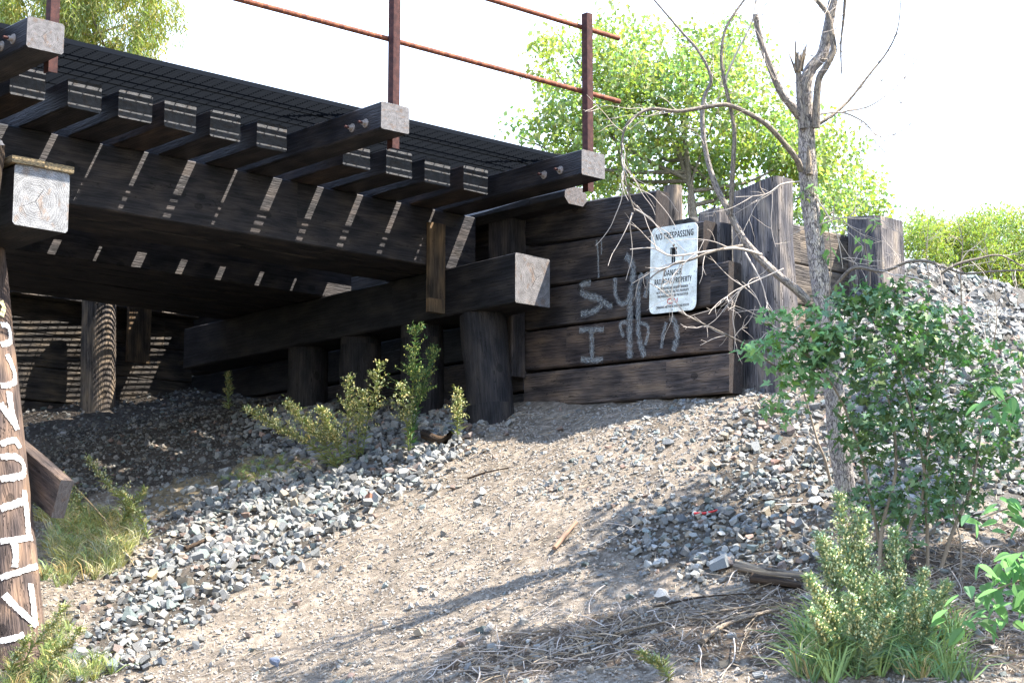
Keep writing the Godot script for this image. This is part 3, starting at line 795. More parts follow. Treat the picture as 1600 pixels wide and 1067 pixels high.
func make_ground() -> void:
	var xs := []
	var zs := []
	for v in [-420.0, -200.0, -90.0, -45.0, -25.0, -14.0, -8.0, -5.0, -3.0, -1.5]:
		xs.append(v)
	var x := -0.5
	while x < 11.0:
		xs.append(x)
		x += 0.055
	for v in [11.5, 12.2, 13.2, 15.0, 18.0, 24.0, 34.0, 60.0, 120.0, 250.0, 450.0]:
		xs.append(v)
	for v in [-450.0, -220.0, -100.0, -50.0, -28.0, -16.0, -10.0, -7.5]:
		zs.append(v)
	var z := -6.4
	while z < 7.0:
		zs.append(z)
		z += 0.055
	for v in [7.6, 8.6, 10.0, 12.0, 15.0, 20.0, 30.0, 60.0, 120.0, 250.0, 420.0]:
		zs.append(v)
	grid_x = PackedFloat32Array(xs)
	grid_z = PackedFloat32Array(zs)
	var w := xs.size()
	heights.resize(w * zs.size())
	var verts := PackedVector3Array()
	var cols := PackedColorArray()
	verts.resize(w * zs.size())
	cols.resize(w * zs.size())
	var base := {"sand": Color(0.52, 0.43, 0.29), "under": Color(0.16, 0.155, 0.15), "left": Color(0.17, 0.15, 0.13), "right": Color(0.20, 0.17, 0.14), "embank": Color(0.20, 0.19, 0.18), "twigs": Color(0.20, 0.155, 0.12), "soil": Color(0.15, 0.13, 0.115), "dirt": Color(0.44, 0.38, 0.32)}  # the twigs tone carries the shadow among the straw in its soil colour
	for j in zs.size():
		for i in w:
			var y := bank(xs[i], zs[j])
			heights[j * w + i] = y
			verts[j * w + i] = Vector3(xs[i], y, zs[j])
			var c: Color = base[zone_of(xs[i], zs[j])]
			if absf(xs[i] - 5.0) > 8.0 or absf(zs[j]) > 8.0:
				c = Color(0.11, 0.12, 0.06)
			var t := 1.0 + 0.35 * noise.get_noise_2d(xs[i] * 1.7, zs[j] * 1.7) + 0.25 * noise.get_noise_2d(xs[i] * 8.0, zs[j] * 8.0)
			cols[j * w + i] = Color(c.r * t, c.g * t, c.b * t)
	var norms := PackedVector3Array()
	norms.resize(verts.size())
	var idx := PackedInt32Array()
	for j in zs.size():
		for i in w:
			var l := verts[j * w + maxi(i - 1, 0)]
			var r := verts[j * w + mini(i + 1, w - 1)]
			var u := verts[maxi(j - 1, 0) * w + i]
			var d := verts[mini(j + 1, zs.size() - 1) * w + i]
			norms[j * w + i] = (d - u).cross(r - l).normalized()
			if i < w - 1 and j < zs.size() - 1:
				var k := j * w + i
				idx.append_array(PackedInt32Array([k, k + 1, k + w, k + 1, k + w + 1, k + w]))
	var arr := []
	arr.resize(Mesh.ARRAY_MAX)
	arr[Mesh.ARRAY_VERTEX] = verts
	arr[Mesh.ARRAY_NORMAL] = norms
	arr[Mesh.ARRAY_COLOR] = cols
	arr[Mesh.ARRAY_INDEX] = idx
	var am := ArrayMesh.new()
	am.add_surface_from_arrays(Mesh.PRIMITIVE_TRIANGLES, arr)
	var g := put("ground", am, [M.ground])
	tag(g, "sloping bank of dry tan dirt, gravel and dark soil under the trestle", "", "", "structure")

func stone_tint() -> Color:
	var t := rng.randf()
	var v := rng.randf_range(0.6, 1.3)
	var c := Color(0.31, 0.315, 0.305)
	if t < 0.18:
		c = Color(0.17, 0.18, 0.19)
	elif t < 0.50:
		c = Color(0.41, 0.41, 0.385)
	elif t < 0.60:
		c = Color(0.24, 0.29, 0.28)
	elif t < 0.68:
		c = Color(0.40, 0.35, 0.28)
	elif t < 0.72:
		c = Color(0.36, 0.25, 0.20)
	elif t < 0.77:
		c = Color(0.50, 0.48, 0.45)
	return Color(c.r * v, c.g * v, c.b * v).lerp(Color(0.34, 0.30, 0.25), rng.randf_range(0.0, 0.35))

func stone_place(x: float, z: float, d: float, sink := 0.25, up := 0.0) -> Transform3D:
	var n := ground_normal(x, z)
	var b := Basis(n.cross(Vector3(0.3, 0.1, 1)).normalized(), n, n.cross(Vector3(0.3, 0.1, 1)).normalized().cross(n))
	b = b * Basis.from_euler(Vector3(rng.randf_range(-0.6, 0.6), rng.randf() * TAU, rng.randf_range(-0.6, 0.6)))
	return Transform3D(b.scaled_local(Vector3(d * rng.randf_range(0.75, 1.35), d * rng.randf_range(0.7, 1.2), d * rng.randf_range(0.75, 1.2))), on_ground(x, z, up + d * (0.33 - sink)))

var stones := []
func make_gravel() -> void:
	for i in 8:
		stones.append(stone_mesh(40 + i, 0.42 + 0.06 * i))
	var places := []
	var tints := []
	var zones := ["left", "right", "embank", "under", "dirt", "twigs", "soil", "sand"]
	var chance := {"left": 1.0, "right": 0.9, "embank": 1.0, "under": 1.0, "dirt": 0.045, "twigs": 0.05, "soil": 0.35, "sand": 0.10}
	for k in 8:
		places.append([])
		tints.append([])
	var pebbles := []
	var pebble_tints := []
	for i in 78000:
		var x := rng.randf_range(0.6, 11.0)
		var z := rng.randf_range(-5.6, 6.6)
		if x > 6.28 and x < 6.5 and z < 2.0:
			continue
		if (x > 6.4 and z < 1.0) or (x > 6.4 and x < 8.2 and z < 1.78):
			continue
		var zone := zone_of(x + rng.randfn() * 0.15, z + rng.randfn() * 0.15)
		var c: float = chance[zone]
		if zone == "dirt" and x > 4.6 and z > 1.4:
			c = 0.5
		if zone != "dirt" and zone != "twigs" and zone != "sand":
			c *= clampf(1.0 + 1.2 * noise.get_noise_2d(x * 1.6 + 17.0, z * 1.6), 0.35, 1.0)
		if rng.randf() > c:
			continue
		var d := exp(rng.randf_range(log(0.024), log(0.074)))
		if zone == "right":
			d *= 0.8
		elif zone == "dirt":
			d *= 0.66
		if zone == "soil":
			d *= 0.7
		elif zone == "embank":
			d *= 1.15
		var k := rng.randi() % 8
		places[k].append(stone_place(x, z, d, 0.18, rng.randf_range(0.0, 0.022) if c > 0.5 else 0.0))
		var t := stone_tint()
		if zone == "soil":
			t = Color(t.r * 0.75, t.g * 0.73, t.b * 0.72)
		tints[k].append(t)
	var heap := thing("ballast_gravel", "loose grey angular ballast gravel strewn over the bank", "gravel", Vector3.ZERO)
	heap.set_meta("kind", "stuff")
	for k in 8:
		scatter("gravel", stones[k], M.stone, places[k], tints[k], heap)
	for i in 70000:
		var x := rng.randf_range(0.8, 8.0)
		var z := rng.randf_range(-4.5, 6.4)
		if x > 6.2 and z < 2.0:
			continue
		var zone := zone_of(x, z)
		if zone == "sand" and rng.randf() < 0.7:
			continue
		var d := exp(rng.randf_range(log(0.007), log(0.026)))
		pebbles.append(stone_place(x, z, d, 0.1))
		var t := stone_tint()
		if zone == "dirt" or zone == "twigs":
			t = t.lerp(Color(0.45, 0.40, 0.345), 0.75)
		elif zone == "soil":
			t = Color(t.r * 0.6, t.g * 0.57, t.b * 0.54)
		pebble_tints.append(t)
	tag(scatter("dirt_crumbs", stones[3], M.stone, pebbles, pebble_tints), "small crumbs of dirt and pebbles over the whole slope", "dirt", "", "stuff")

const TONES := ["mid grey", "dark grey", "light grey", "greenish grey", "sandy tan", "reddish brown", "whitish"]

func make_stones() -> void:            # the larger stones, one by one
	var spots := []
	var zones := {"left": ["angular ballast stone in the gravel band left of the dirt", "larger stones of the left gravel band"], "right": ["angular ballast stone in the gravel left of the tree trunk", "larger stones by the tree trunk"], "embank": ["ballast stone on the pale embankment behind the leafy shrub", "larger stones on the embankment"], "dirt": ["single stone lying in the bare tan dirt", "single stones in the bare dirt"]}
	var want := {"left": 110, "right": 80, "embank": 60, "dirt": 40}
	var got := {"left": 0, "right": 0, "embank": 0, "dirt": 0}
	for i in 9000:
		var x := rng.randf_range(1.2, 9.8)
		var z := rng.randf_range(-1.2, 5.4)
		if x > 6.2 and z < 2.1:
			continue
		var zone := zone_of(x, z)
		if not got.has(zone) or got[zone] >= want[zone]:
			continue
		if zone == "left" and z < -0.6:
			continue
		if zone == "embank" and (z > 3.6 or x < 7.4):
			continue
		got[zone] += 1
		var d := rng.randf_range(0.06, 0.095) * (0.8 if zone == "right" else 1.0) if zone != "dirt" else rng.randf_range(0.04, 0.075)
		var k := rng.randi() % 7
		var o := put("stone", stones[rng.randi() % 8], [M.stone_tints[k]], null, stone_place(x, z, d, 0.16, 0.012))
		tag(o, TONES[k] + " " + zones[zone][0], "stone", TONES[k] + " " + zones[zone][1])
	for s in [[ROCK_PINK, 0.10, Color(0.40, 0.25, 0.20), "reddish flat stone on the gravel right of the wall foot"], [ROCK_BIG, 0.14, Color(0.27, 0.29, 0.30), "large blocky grey stone left of the rotten log"], [ROCK_TAN, 0.10, Color(0.50, 0.38, 0.22), "tan yellow stone at the lower edge of the left gravel band"], [ROCK_FLAT, 0.10, Color(0.36, 0.37, 0.37), "flat grey slab stone above the pale fallen branch"], [ROCK_BLUE, 0.07, Color(0.20, 0.23, 0.30), "small round bluish stone near the bottom of the dirt slope"], [BRICK, 0.10, Color(0.42, 0.19, 0.12), "broken piece of red brick above the left gravel band"], [ROCK_WHITE, 0.12, Color(0.42, 0.42, 0.40), "pale wedge of stone on the sandy strip"]]:
		var m: StandardMaterial3D = M.stone.duplicate()
		m.albedo_color = lin(s[2].r, s[2].g, s[2].b)
		m.vertex_color_use_as_albedo = false
		var p: Vector3 = s[0]
		tag(put("brick_piece" if s[0] == BRICK else "rock", stones[rng.randi() % 8], [m], null, stone_place(p.x, p.z, s[1], 0.1, 0.015)), s[3], "stone" if s[0] != BRICK else "brick")

func blade_mesh() -> ArrayMesh:         # one dry stalk, a metre long along x
	var st := begin()
	for s in [Vector3(0, 1, 0.2), Vector3(0, 0.2, 1)]:
		var q := [Vector3(-0.5, 0, 0) - s * 0.016, Vector3(0.0, 0.05, 0.02) - s * 0.02, Vector3(0.0, 0.05, 0.02) + s * 0.02, Vector3(-0.5, 0, 0) + s * 0.016]
		var q2 := [Vector3(0.0, 0.05, 0.02) - s * 0.02, Vector3(0.5, 0, 0.08) - s * 0.008, Vector3(0.5, 0, 0.08) + s * 0.008, Vector3(0.0, 0.05, 0.02) + s * 0.02]
		var uv := [Vector2.ZERO, Vector2.RIGHT, Vector2.ONE, Vector2.DOWN]
		st.set_color(Color.WHITE)
		face(st, q, uv, Vector3(0, s.z, -s.y).normalized())
		face(st, q2, uv, Vector3(0, s.z, -s.y).normalized())
	return st.commit()

func make_straw() -> void:
	var blade := blade_mesh()
	var places := []
	var tints := []
	for i in 60000:
		var x := rng.randf_range(1.4, 8.6)
		var z := rng.randf_range(-1.4, 6.4)
		if x > 6.2 and z < 2.1:
			continue
		var zone := zone_of(x, z)
		var c := 0.10
		if zone == "dirt":
			c = 0.20 + 0.3 * noise.get_noise_2d(x * 2.0, z * 2.0)
		elif zone == "twigs":
			c = 0.5
		elif zone == "left" or zone == "right" or zone == "embank":
			c = 0.04
		if z < -0.2 and zone != "left":
			c *= 0.4
		if rng.randf() > c:
			continue
		var l := rng.randf_range(0.04, 0.13)
		if zone == "twigs":
			l = rng.randf_range(0.05, 0.24)
		var n := ground_normal(x, z)
		var b := Basis(Vector3(0, 1, 0).cross(n).normalized() if n.y < 0.999 else Vector3.RIGHT, n, Vector3.BACK)
		b.z = b.x.cross(b.y)
		b = b * Basis.from_euler(Vector3(0, rng.randf() * TAU, rng.randf_range(-0.35, 0.55) if zone == "twigs" else rng.randf_range(-0.15, 0.25)))
		places.append(Transform3D(b.scaled_local(Vector3(l, l * 0.9, rng.randf_range(0.06, 0.12))), on_ground(x, z, rng.randf_range(0.003, 0.03 if zone == "twigs" else 0.012))))
		var v := rng.randf_range(0.5, 1.2)
		tints.append(Color(0.40 * v, 0.325 * v, 0.24 * v) if rng.randf() < 0.55 else Color(0.33 * v, 0.29 * v, 0.26 * v))
	tag(scatter("dry_straw", blade, M.straw, places, tints), "dry straw and bits of dead stalk littering the dirt", "straw", "", "stuff")

# ---------------------------------------------------------------- the trestle

const LONG_X := [0.891, 3.686, 5.687]
const SHORT_X := [-1.15, -0.75, -0.34, 0.08, 0.49, 1.294, 1.739, 2.13, 2.503, 2.888, 3.308, 4.111, 4.52, 4.921, 5.322]
const FAR_EDGE := -4.12

func bolt(parent: Node, at: Vector3) -> void:
	var st := begin()
	tube(st, PackedVector3Array([at + Vector3(0.001, 0, 0), at + Vector3(-0.006, 0, 0)]), 0.034, 0.032, 20)
	tube(st, PackedVector3Array([at + Vector3(-0.006, 0, 0), at + Vector3(-0.034, 0, 0)]), 0.018, 0.018, 6)
	put("nut", st.commit(), [M.galv_rust], parent)
	var s2 := begin()
	tube(s2, PackedVector3Array([at + Vector3(-0.034, 0, 0), at + Vector3(-0.068, 0, 0)]), 0.010, 0.009, 12)
	put("bolt", s2.commit(), [M.rust_dark], parent)

func make_bridge() -> void:
	var b := thing("railway_bridge", "dark creosoted timber railway trestle carrying the deck across the top left", "bridge", Vector3(3, -0.3, -2.2))
	var i := 0
	for x in SHORT_X:
		i += 1
		timber("tie", b, Vector3(x, -0.2032, FAR_EDGE), Vector3(x + 0.265 + rng.randf_range(-0.006, 0.006), rng.randf_range(-0.004, 0.0), rng.randf_range(-0.015, 0.012)), 2, M.tie if i % 3 else M.tie_brown, M.tie_end[i % 3], 0.008, 0.003)
	i = 0
	var bolts := [[Vector2(0.826, -0.11), Vector2(0.674, -0.12)], [Vector2(0.663, -0.131), Vector2(0.823, -0.129)], [Vector2(0.571, -0.128), Vector2(0.761, -0.124)]]
	for x in LONG_X:
		var t := timber("tie", b, Vector3(x, -0.2032, -5.45), Vector3(x + 0.256, 0.0, 1.005), 2, M.tie, M.end_pale[[1, 0, 2][i]], 0.010, 0.002)
		for p in bolts[i]:
			bolt(t, Vector3(x - 0.001, p.y, p.x))
		i += 1
	var z := -0.691
	for chord in [[-0.691, 4], [-2.45, 4], [-3.29, 4]]:
		z = chord[0]
		for k in chord[1]:
			timber("stringer", b, Vector3(-1.6, -0.695 - rng.randf_range(0.0, 0.006), z - 0.196), Vector3(6.05 - 0.02 * k, -0.204, z), 0, M.chord, M.end_dark[k % 3], 0.008, 0.003)
			z -= 0.202
	timber("added_shade_timber", b, Vector3(-3.0, 0.002, -2.36), Vector3(14.0, 0.152, -2.165), 0, M.tie_brown, M.end_dark[0], 0.008, 0.003)  # unseen timber, added to shade the upper face of the second stringers
	for rz in [-1.535, -2.975]:
		var st := begin()
		box(st, Vector3(5.0, 0.012, rz), Vector3(18.0, 0.022, 0.14))
		box(st, Vector3(5.0, 0.083, rz), Vector3(18.0, 0.12, 0.018))
		box(st, Vector3(5.0, 0.160, rz), Vector3(18.0, 0.036, 0.07))
		put("rail", st.commit(), [M.rust_dark], b)
	# open steel walkway along the near tie ends, and its twin beyond the track
	var strips := [0.672, 0.370, 0.068, -0.205, -0.435]
	var w := thing("walkway_grating", "dark open steel bar grating walkway resting on the near tie ends", "grating", Vector3(2.5, 0, 0.1))
	grating(w, strips, -1.6, 5.93, Transform3D())
	var w2 := thing("walkway_grating", "steel bar grating walkway along the far side of the bridge", "grating", Vector3(2.5, 0, -5))
	grating(w2, [1.06, 0.72, 0.44, 0.17, -0.16, -0.5], -3.5, 4.0, Transform3D(Basis(Vector3.UP, deg_to_rad(3.5)), Vector3(2.5, 0.0, -4.98)))
	# railing
	var r := thing("guard_railing", "rusty steel pipe railing with angle iron posts above the walkway", "railing", Vector3(3.9, 0, 0.8))
	i = 0
	for x in LONG_X:
		var st := begin()
		var px: float = x + 0.262
		var top := 1.235
		box(st, Vector3(px + 0.003, (top - 0.26) * 0.5, 0.775), Vector3(0.007, top + 0.26, 0.064))
		box(st, Vector3(px + 0.035, (top - 0.26) * 0.5, 0.8035), Vector3(0.056, top + 0.26, 0.007))
		put("post", st.commit(), [M.rust_dark], r)
		i += 1
	for y in [0.592, 1.135]:
		put("pipe_rail", tube_mesh([Vector3(-3.0, y - 0.03, 0.72), Vector3(1.0, y - 0.012, 0.722), Vector3(3.95, y, 0.722), Vector3(6.40, y - 0.002, 0.722)], 0.0205, 0.0205, 14), [M.rust], r)

func grating(w: Node3D, strips: Array, x0: float, x1: float, xf: Transform3D) -> void:
	for s in strips.size() - 1:
		var za: float = strips[s] - 0.004
		var zb: float = strips[s + 1] + 0.004
		var panel := begin()
		for e in [za - 0.004, zb + 0.004]:
			box(panel, Vector3((x0 + x1) * 0.5, 0.0185, e), Vector3(x1 - x0, 0.033, 0.006))
		var p := put("banding_bar", panel.commit(), [M.steel], w, xf)
		var st := begin()
		var n := int(round((za - zb) / 0.0300))
		for k in range(1, n):
			box(st, Vector3((x0 + x1) * 0.5, 0.0185, za + (zb - za) * k / n), Vector3(x1 - x0 - 0.004, 0.028, 0.0042))
		var o := put("bearing_bars", st.commit(), [M.steel], w, xf)
		o.set_meta("kind", "stuff")
		var sc := begin()
		var x := x0 + 0.05
		while x < x1 - 0.02:
			box(sc, Vector3(x, 0.0315, (za + zb) * 0.5), Vector3(0.007, 0.0075, za - zb - 0.016))
			x += 0.1016
		var c := put("cross_bars", sc.commit(), [M.steel], w, xf)
		c.set_meta("kind", "stuff")

func make_bents() -> void:
	var c := thing("cross_beam", "square timber cap beam with a pale weathered end above the graffitied pile", "beam", Vector3(1.42, -1.16, -2))
	timber("beam", c, Vector3(1.225, -1.155, -4.7), Vector3(1.632, -0.746, 0.26), 2, M.creosote, M.end_cap, 0.016, 0.004)
	timber("shim_board", c, Vector3(1.195, -0.7435, -4.6), Vector3(1.43, -0.6985, 0.285), 2, M.shim, M.shim, 0.003, 0.002)
	timber("shim_board", c, Vector3(1.436, -0.7445, -4.6), Vector3(1.655, -0.700, 0.275), 2, M.shim, M.shim, 0.003, 0.002)
	c = thing("cross_beam", "dark square timber cap beam against the abutment wall with sunlit end", "beam", Vector3(5.9, -1.1, -2))
	timber("beam", c, Vector3(5.705, -1.112, -4.75), Vector3(6.095, -0.703, 0.2), 2, M.creosote, M.end_pale[1], 0.012, 0.004)
	# graffitied batter pile
	var top := Vector3(1.42, -1.15, -0.60)
	var foot := Vector3(1.42, -4.05, 0.20)
	var p := thing("pile", "round brown timber pile painted with bold white graffiti at left edge", "pile", foot, "round timber piles of the trestle")
	put("shaft", log_mesh([top, top.lerp(foot, 0.35), top.lerp(foot, 0.7), foot], 0.175, 0.206, 0.012), [M.pile_brown, M.end_dark[0]], p)
	var gi := 0
	for s in PILE_STROKES:
		var st := begin()
		var path := smooth_path(s[1], 9)
		var n := path.size()
		var rows := []
		var nrm := []
		for i in n:
			var d := (path[mini(i + 1, n - 1)] - path[maxi(i - 1, 0)]).normalized()
			var q := Geometry3D.get_closest_point_to_segment(path[i], top, foot)
			var out := (path[i] - q).normalized()
			var sd := d.cross(out).normalized()
			var row := []
			var nn := []
			var wd: float = s[0] * 0.84 * (1.0 + 0.25 * noise.get_noise_2d(i * 9.0, gi * 30.0))
			for k in 5:
				var side_w := 1.0 + 0.3 * noise.get_noise_2d(i * 1.1 + 50.0 * signf(k - 2), gi * 17.0)
				var v := path[i] + sd * wd * side_w * (k - 2) * 0.25
				var q2 := Geometry3D.get_closest_point_to_segment(v, top, foot)
				var t := (q2 - top).length() / (foot - top).length()
				var o2 := (v - q2).normalized()
				row.append(q2 + o2 * (lerpf(0.175, 0.206, t) * 1.012 + 0.0035))
				nn.append(o2)
			rows.append(row)
			nrm.append(nn)
		for i in n - 1:
			for k in 4:
				face(st, [rows[i][k], rows[i + 1][k], rows[i + 1][k + 1], rows[i][k + 1]], [Vector2(i * 0.06 + gi * 0.37, k * 0.25), Vector2((i + 1) * 0.06 + gi * 0.37, k * 0.25), Vector2((i + 1) * 0.06 + gi * 0.37, k * 0.25 + 0.25), Vector2(i * 0.06 + gi * 0.37, k * 0.25 + 0.25)], nrm[i][k])
		put("graffiti", st.commit(), [M.yellow_paint if gi == PILE_STROKES.size() - 1 else M.white_paint], p)
		gi += 1
	p = thing("pile", "rough splintered round pile head beside the pale cap at left edge", "pile", Vector3(1.0, -1.2, 0.1), "round timber piles of the trestle")
	put("shaft", log_mesh([Vector3(0.93, -0.56, 0.16), Vector3(0.95, -0.95, 0.12), Vector3(0.90, -1.22, -0.05), Vector3(0.84, -1.7, -0.5)], 0.235, 0.20, 0.08), [M.dead_dark, M.end_pale[0]], p)
	var br := thing("sway_brace", "heavy sawn brace plank with blunt end behind the graffitied pile", "brace", Vector3(1.7, -2.9, 0))
	var dir := Vector3(0, -0.252, 0.525).normalized()
	var up := Vector3(0, 0.9, 0.43).normalized()
	up = (up - dir * up.dot(dir)).normalized()
	var bm := timber_mesh(1.9, 0.27, 0.10, 0.006, 0.004)
	put("plank", bm, [M.plank_brown, M.end_dark[1]], br, Transform3D(Basis(dir, up, dir.cross(up)), Vector3(1.70, -2.80, 0.255) - dir * 0.95 - up * 0.135))
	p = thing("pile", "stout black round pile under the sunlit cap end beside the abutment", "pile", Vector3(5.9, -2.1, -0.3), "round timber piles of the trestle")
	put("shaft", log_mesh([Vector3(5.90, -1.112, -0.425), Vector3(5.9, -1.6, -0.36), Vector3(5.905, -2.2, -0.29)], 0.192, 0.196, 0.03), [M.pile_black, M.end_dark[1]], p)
	var lab := ["black round pile in deep shade behind the tall green weed", "shaded round pile behind the pair of sunlit weeds", "shaded low pile in the dark behind the leaning weed"]
	var k := 0
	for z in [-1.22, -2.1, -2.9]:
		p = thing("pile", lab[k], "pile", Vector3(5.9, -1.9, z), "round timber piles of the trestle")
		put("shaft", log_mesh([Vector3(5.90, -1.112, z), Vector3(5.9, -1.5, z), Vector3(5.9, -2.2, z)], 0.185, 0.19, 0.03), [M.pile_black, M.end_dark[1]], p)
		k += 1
	p = thing("pile", "round pile in the shadows crossed by curved stripes of sunlight", "pile", Vector3(4.95, -1.6, -5.0), "round timber piles of the trestle")
	put("shaft", log_mesh([Vector3(4.945, -0.40, -5.12), Vector3(4.95, -1.0, -5.11), Vector3(4.97, -1.9, -5.1)], 0.165, 0.172, 0.02), [M.pile_far, M.end_dark[2]], p)

func plank_row(parent: Node, x0: float, x1: float, za: float, zb: float, ya: float, yb: float, ha: float, hb: float, side: Material, end: Material, axis := 2) -> void:
	# a wall timber whose top runs from (za, ya) to (zb, yb), of heights ha and hb there, so it may sag
	var l := zb - za
	var m := timber_mesh(l, (ha + hb) * 0.5 - 0.020, x1 - x0, 0.012, 0.005)
	var mid := Vector3((x0 + x1) * 0.5, (ya + yb) * 0.5 - (ha + hb) * 0.25, (za + zb) * 0.5)
	var ang := atan2(yb - ya, l)
	put("plank", m, [side, end], parent, Transform3D(Basis(Vector3.RIGHT, -ang) * ALONG[2], mid))

func make_abutment() -> void:
	var a := thing("abutment_wall", "stacked dark timber plank abutment wall with faded graffiti beside the bridge end", "wall", Vector3(6.4, -2, 0))
	# rows from the top: the near wing, then the stretch under the bridge
	var cut := -0.34
	plank_row(a, 6.315, 6.465, cut, 1.205, -0.150, -0.250, 0.340, 0.315, M.plank, M.wall_end)
	plank_row(a, 6.300, 6.455, cut, 1.72, -0.495, -0.588, 0.37, 0.362, M.plank, M.wall_end)
	plank_row(a, 6.300, 6.450, cut, 1.970, -0.868, -0.952, 0.347, 0.355, M.plank, M.wall_end)
	plank_row(a, 6.303, 6.450, cut, 1.968, -1.217, -1.309, 0.352, 0.352, M.plank_brown, M.wall_end)
	plank_row(a, 6.296, 6.450, cut, 1.965, -1.570, -1.662, 0.30, 0.345, M.plank_grey_brown, M.wall_end)
	var y := -0.03
	var k := 0
	while y > -2.0:
		plank_row(a, 6.300 + 0.004 * (k % 2), 6.45, -5.62, cut - 0.012, y, y - 0.02, 0.335, 0.335, M.creosote if k % 2 else M.plank_dark, M.end_dark[k % 3])
		y -= 0.337
		k += 1
	timber("backing_post", a, Vector3(6.12, -1.62, -0.61), Vector3(6.285, -0.06, -0.30), 1, M.plank, M.end_dark[1], 0.01, 0.006)
	var gi := 0
	for s in WALL_STROKES:
		var st := begin()
		var pts := []
		for q in s[1]:
			pts.append(Vector3(0, q.y, q.x))
		var path := smooth_path(pts, 5)
		var n := path.size()
		var run := rng.randf() * 3.0
		var last := []
		for i in n:
			var d := (path[mini(i + 1, n - 1)] - path[maxi(i - 1, 0)]).normalized()
			var sd := Vector3(1, 0, 0).cross(d).normalized()
			var wd: float = s[0] * (1.5 + 0.5 * noise.get_noise_2d(i * 11.0, gi * 40.0))
			var c := path[i]
			c.x = 6.2875
			var row := [c - sd * wd * 0.5, c + sd * wd * 0.5]
			if i > 0:
				var r2 := run + path[i].distance_to(path[i - 1]) * 2.2
				face(st, [last[0], row[0], row[1], last[1]], [Vector2(run, 0), Vector2(r2, 0), Vector2(r2, 1), Vector2(run, 1)], Vector3.LEFT)
				run = r2
			last = row
		put("graffiti", st.commit(), [M.worn_paint], a)
		gi += 1
	# return wall holding up the ballast, facing the near side
	var r := thing("retaining_wall", "weathered pale timber planks between two grey posts holding back ballast", "wall", Vector3(7.4, -1.6, 1.85))
	var ry := -0.50
	for i in 4:
		timber("plank", r, Vector3(6.80, ry - 0.325, 1.72 + 0.01 * (i % 2)), Vector3(8.02 - 0.05 * (i % 2), ry, 1.84 + 0.012 * (i % 2)), 0, M.plank_grey, M.end_pale[i % 3], 0.014, 0.008)
		ry -= 0.335
	for s in [["tall weathered grey square post behind the end of the plank wall", Vector3(6.69, -2.2, 2.0), Vector3(0.26, 0, 0.46), -0.325, 0.07], ["weathered grey square post at the right end of the retaining planks", Vector3(8.10, -1.6, 2.0), Vector3(0.37, 0, 0.36), -0.365, -0.045], ["narrow grey post between the sign and the tall post", Vector3(6.62, -2.0, 1.55), Vector3(0.22, 0, 0.24), -0.46, 0.02]]:
		var p := thing("timber_post", s[0], "post", s[1], "weathered posts behind the abutment")
		var h: float = s[3] - s[1].y
		var m: ArrayMesh = timber_mesh(h, s[2].x, s[2].z, 0.035, 0.008, s[4])
		put("shaft", m, [M.weathered, M.end_pale[0]], p, Transform3D(ALONG[1], s[1] + Vector3(0, h * 0.5, 0)) * Transform3D(Basis(Vector3.RIGHT, 0.0), Vector3.ZERO))
	var p2 := thing("timber_post", "slim round grey post standing behind the sign's left corner", "post", Vector3(6.70, -1.8, 1.03), "weathered posts behind the abutment")
	put("shaft", log_mesh([Vector3(6.70, -0.14, 1.035), Vector3(6.70, -0.8, 1.03), Vector3(6.70, -1.8, 1.03)], 0.075, 0.085, 0.05), [M.pile_far, M.end_pale[1]], p2)
	var t := thing("timber_block", "dark rounded timber end lying on top of the wall under the last tie", "timber", Vector3(6.3, -0.25, 0.3))
	timber("block", t, Vector3(6.06, -0.268, -2.0), Vector3(6.31, -0.115, 0.42), 2, M.creosote, M.end_dark[0], 0.05, 0.008)
	var hb := thing("hanging_board", "short olive brown board hanging in front of the near stringer", "board", Vector3(5.55, -0.7, -0.65))
	timber("board", hb, Vector3(5.50, -1.10, -0.686), Vector3(5.675, -0.335, -0.640), 1, M.board, M.board, 0.004, 0.002)
	hb = thing("hanging_board", "short board hanging by the striped pile, itself striped with sunlight", "board", Vector3(5.5, -0.7, -5.3))
	timber("board", hb, Vector3(5.36, -1.015, -5.29), Vector3(5.625, -0.20, -5.245), 1, M.board, M.board, 0.004, 0.002)
	var f := thing("far_wing_wall", "plank wing wall in the shadows striped with sunlight through the grating", "wall", Vector3(5, -1.5, -5.6))
	y = -0.12
	k = 0
	while y > -2.3:
		var proud := 0.11 if k == 0 else 0.0
		timber("plank", f, Vector3(2.6, y - 0.332, -5.70), Vector3(6.285, y, -5.50 + proud + 0.004 * (k % 2)), 0, M.plank_far, M.end_dark[k % 3], 0.01, 0.004)
		y -= 0.337
		k += 1

func lettering(text: String, at: Vector2, width: float, height: float, s: Node3D, origin: Transform3D, m: Material, bold := true) -> void:
	var tm := TextMesh.new()
	var f := SystemFont.new()
	f.font_names = PackedStringArray(["Droid Sans"])
	f.font_weight = 700 if bold else 500
	tm.font = f
	tm.text = text
	tm.font_size = 64
	tm.pixel_size = 0.01
	tm.depth = 0.02
	var bb := tm.get_aabb()
	var k := Vector3(width / bb.size.x, height / bb.size.y, 0.05)
	var c := bb.position + bb.size * 0.5
	var o := MeshInstance3D.new()
	o.name = "lettering"
	o.mesh = tm
	o.material_override = m
	s.add_child(o, true)
	o.transform = origin * Transform3D(Basis.from_scale(k), Vector3(at.x - c.x * k.x, at.y - c.y * k.y, 0.0022))

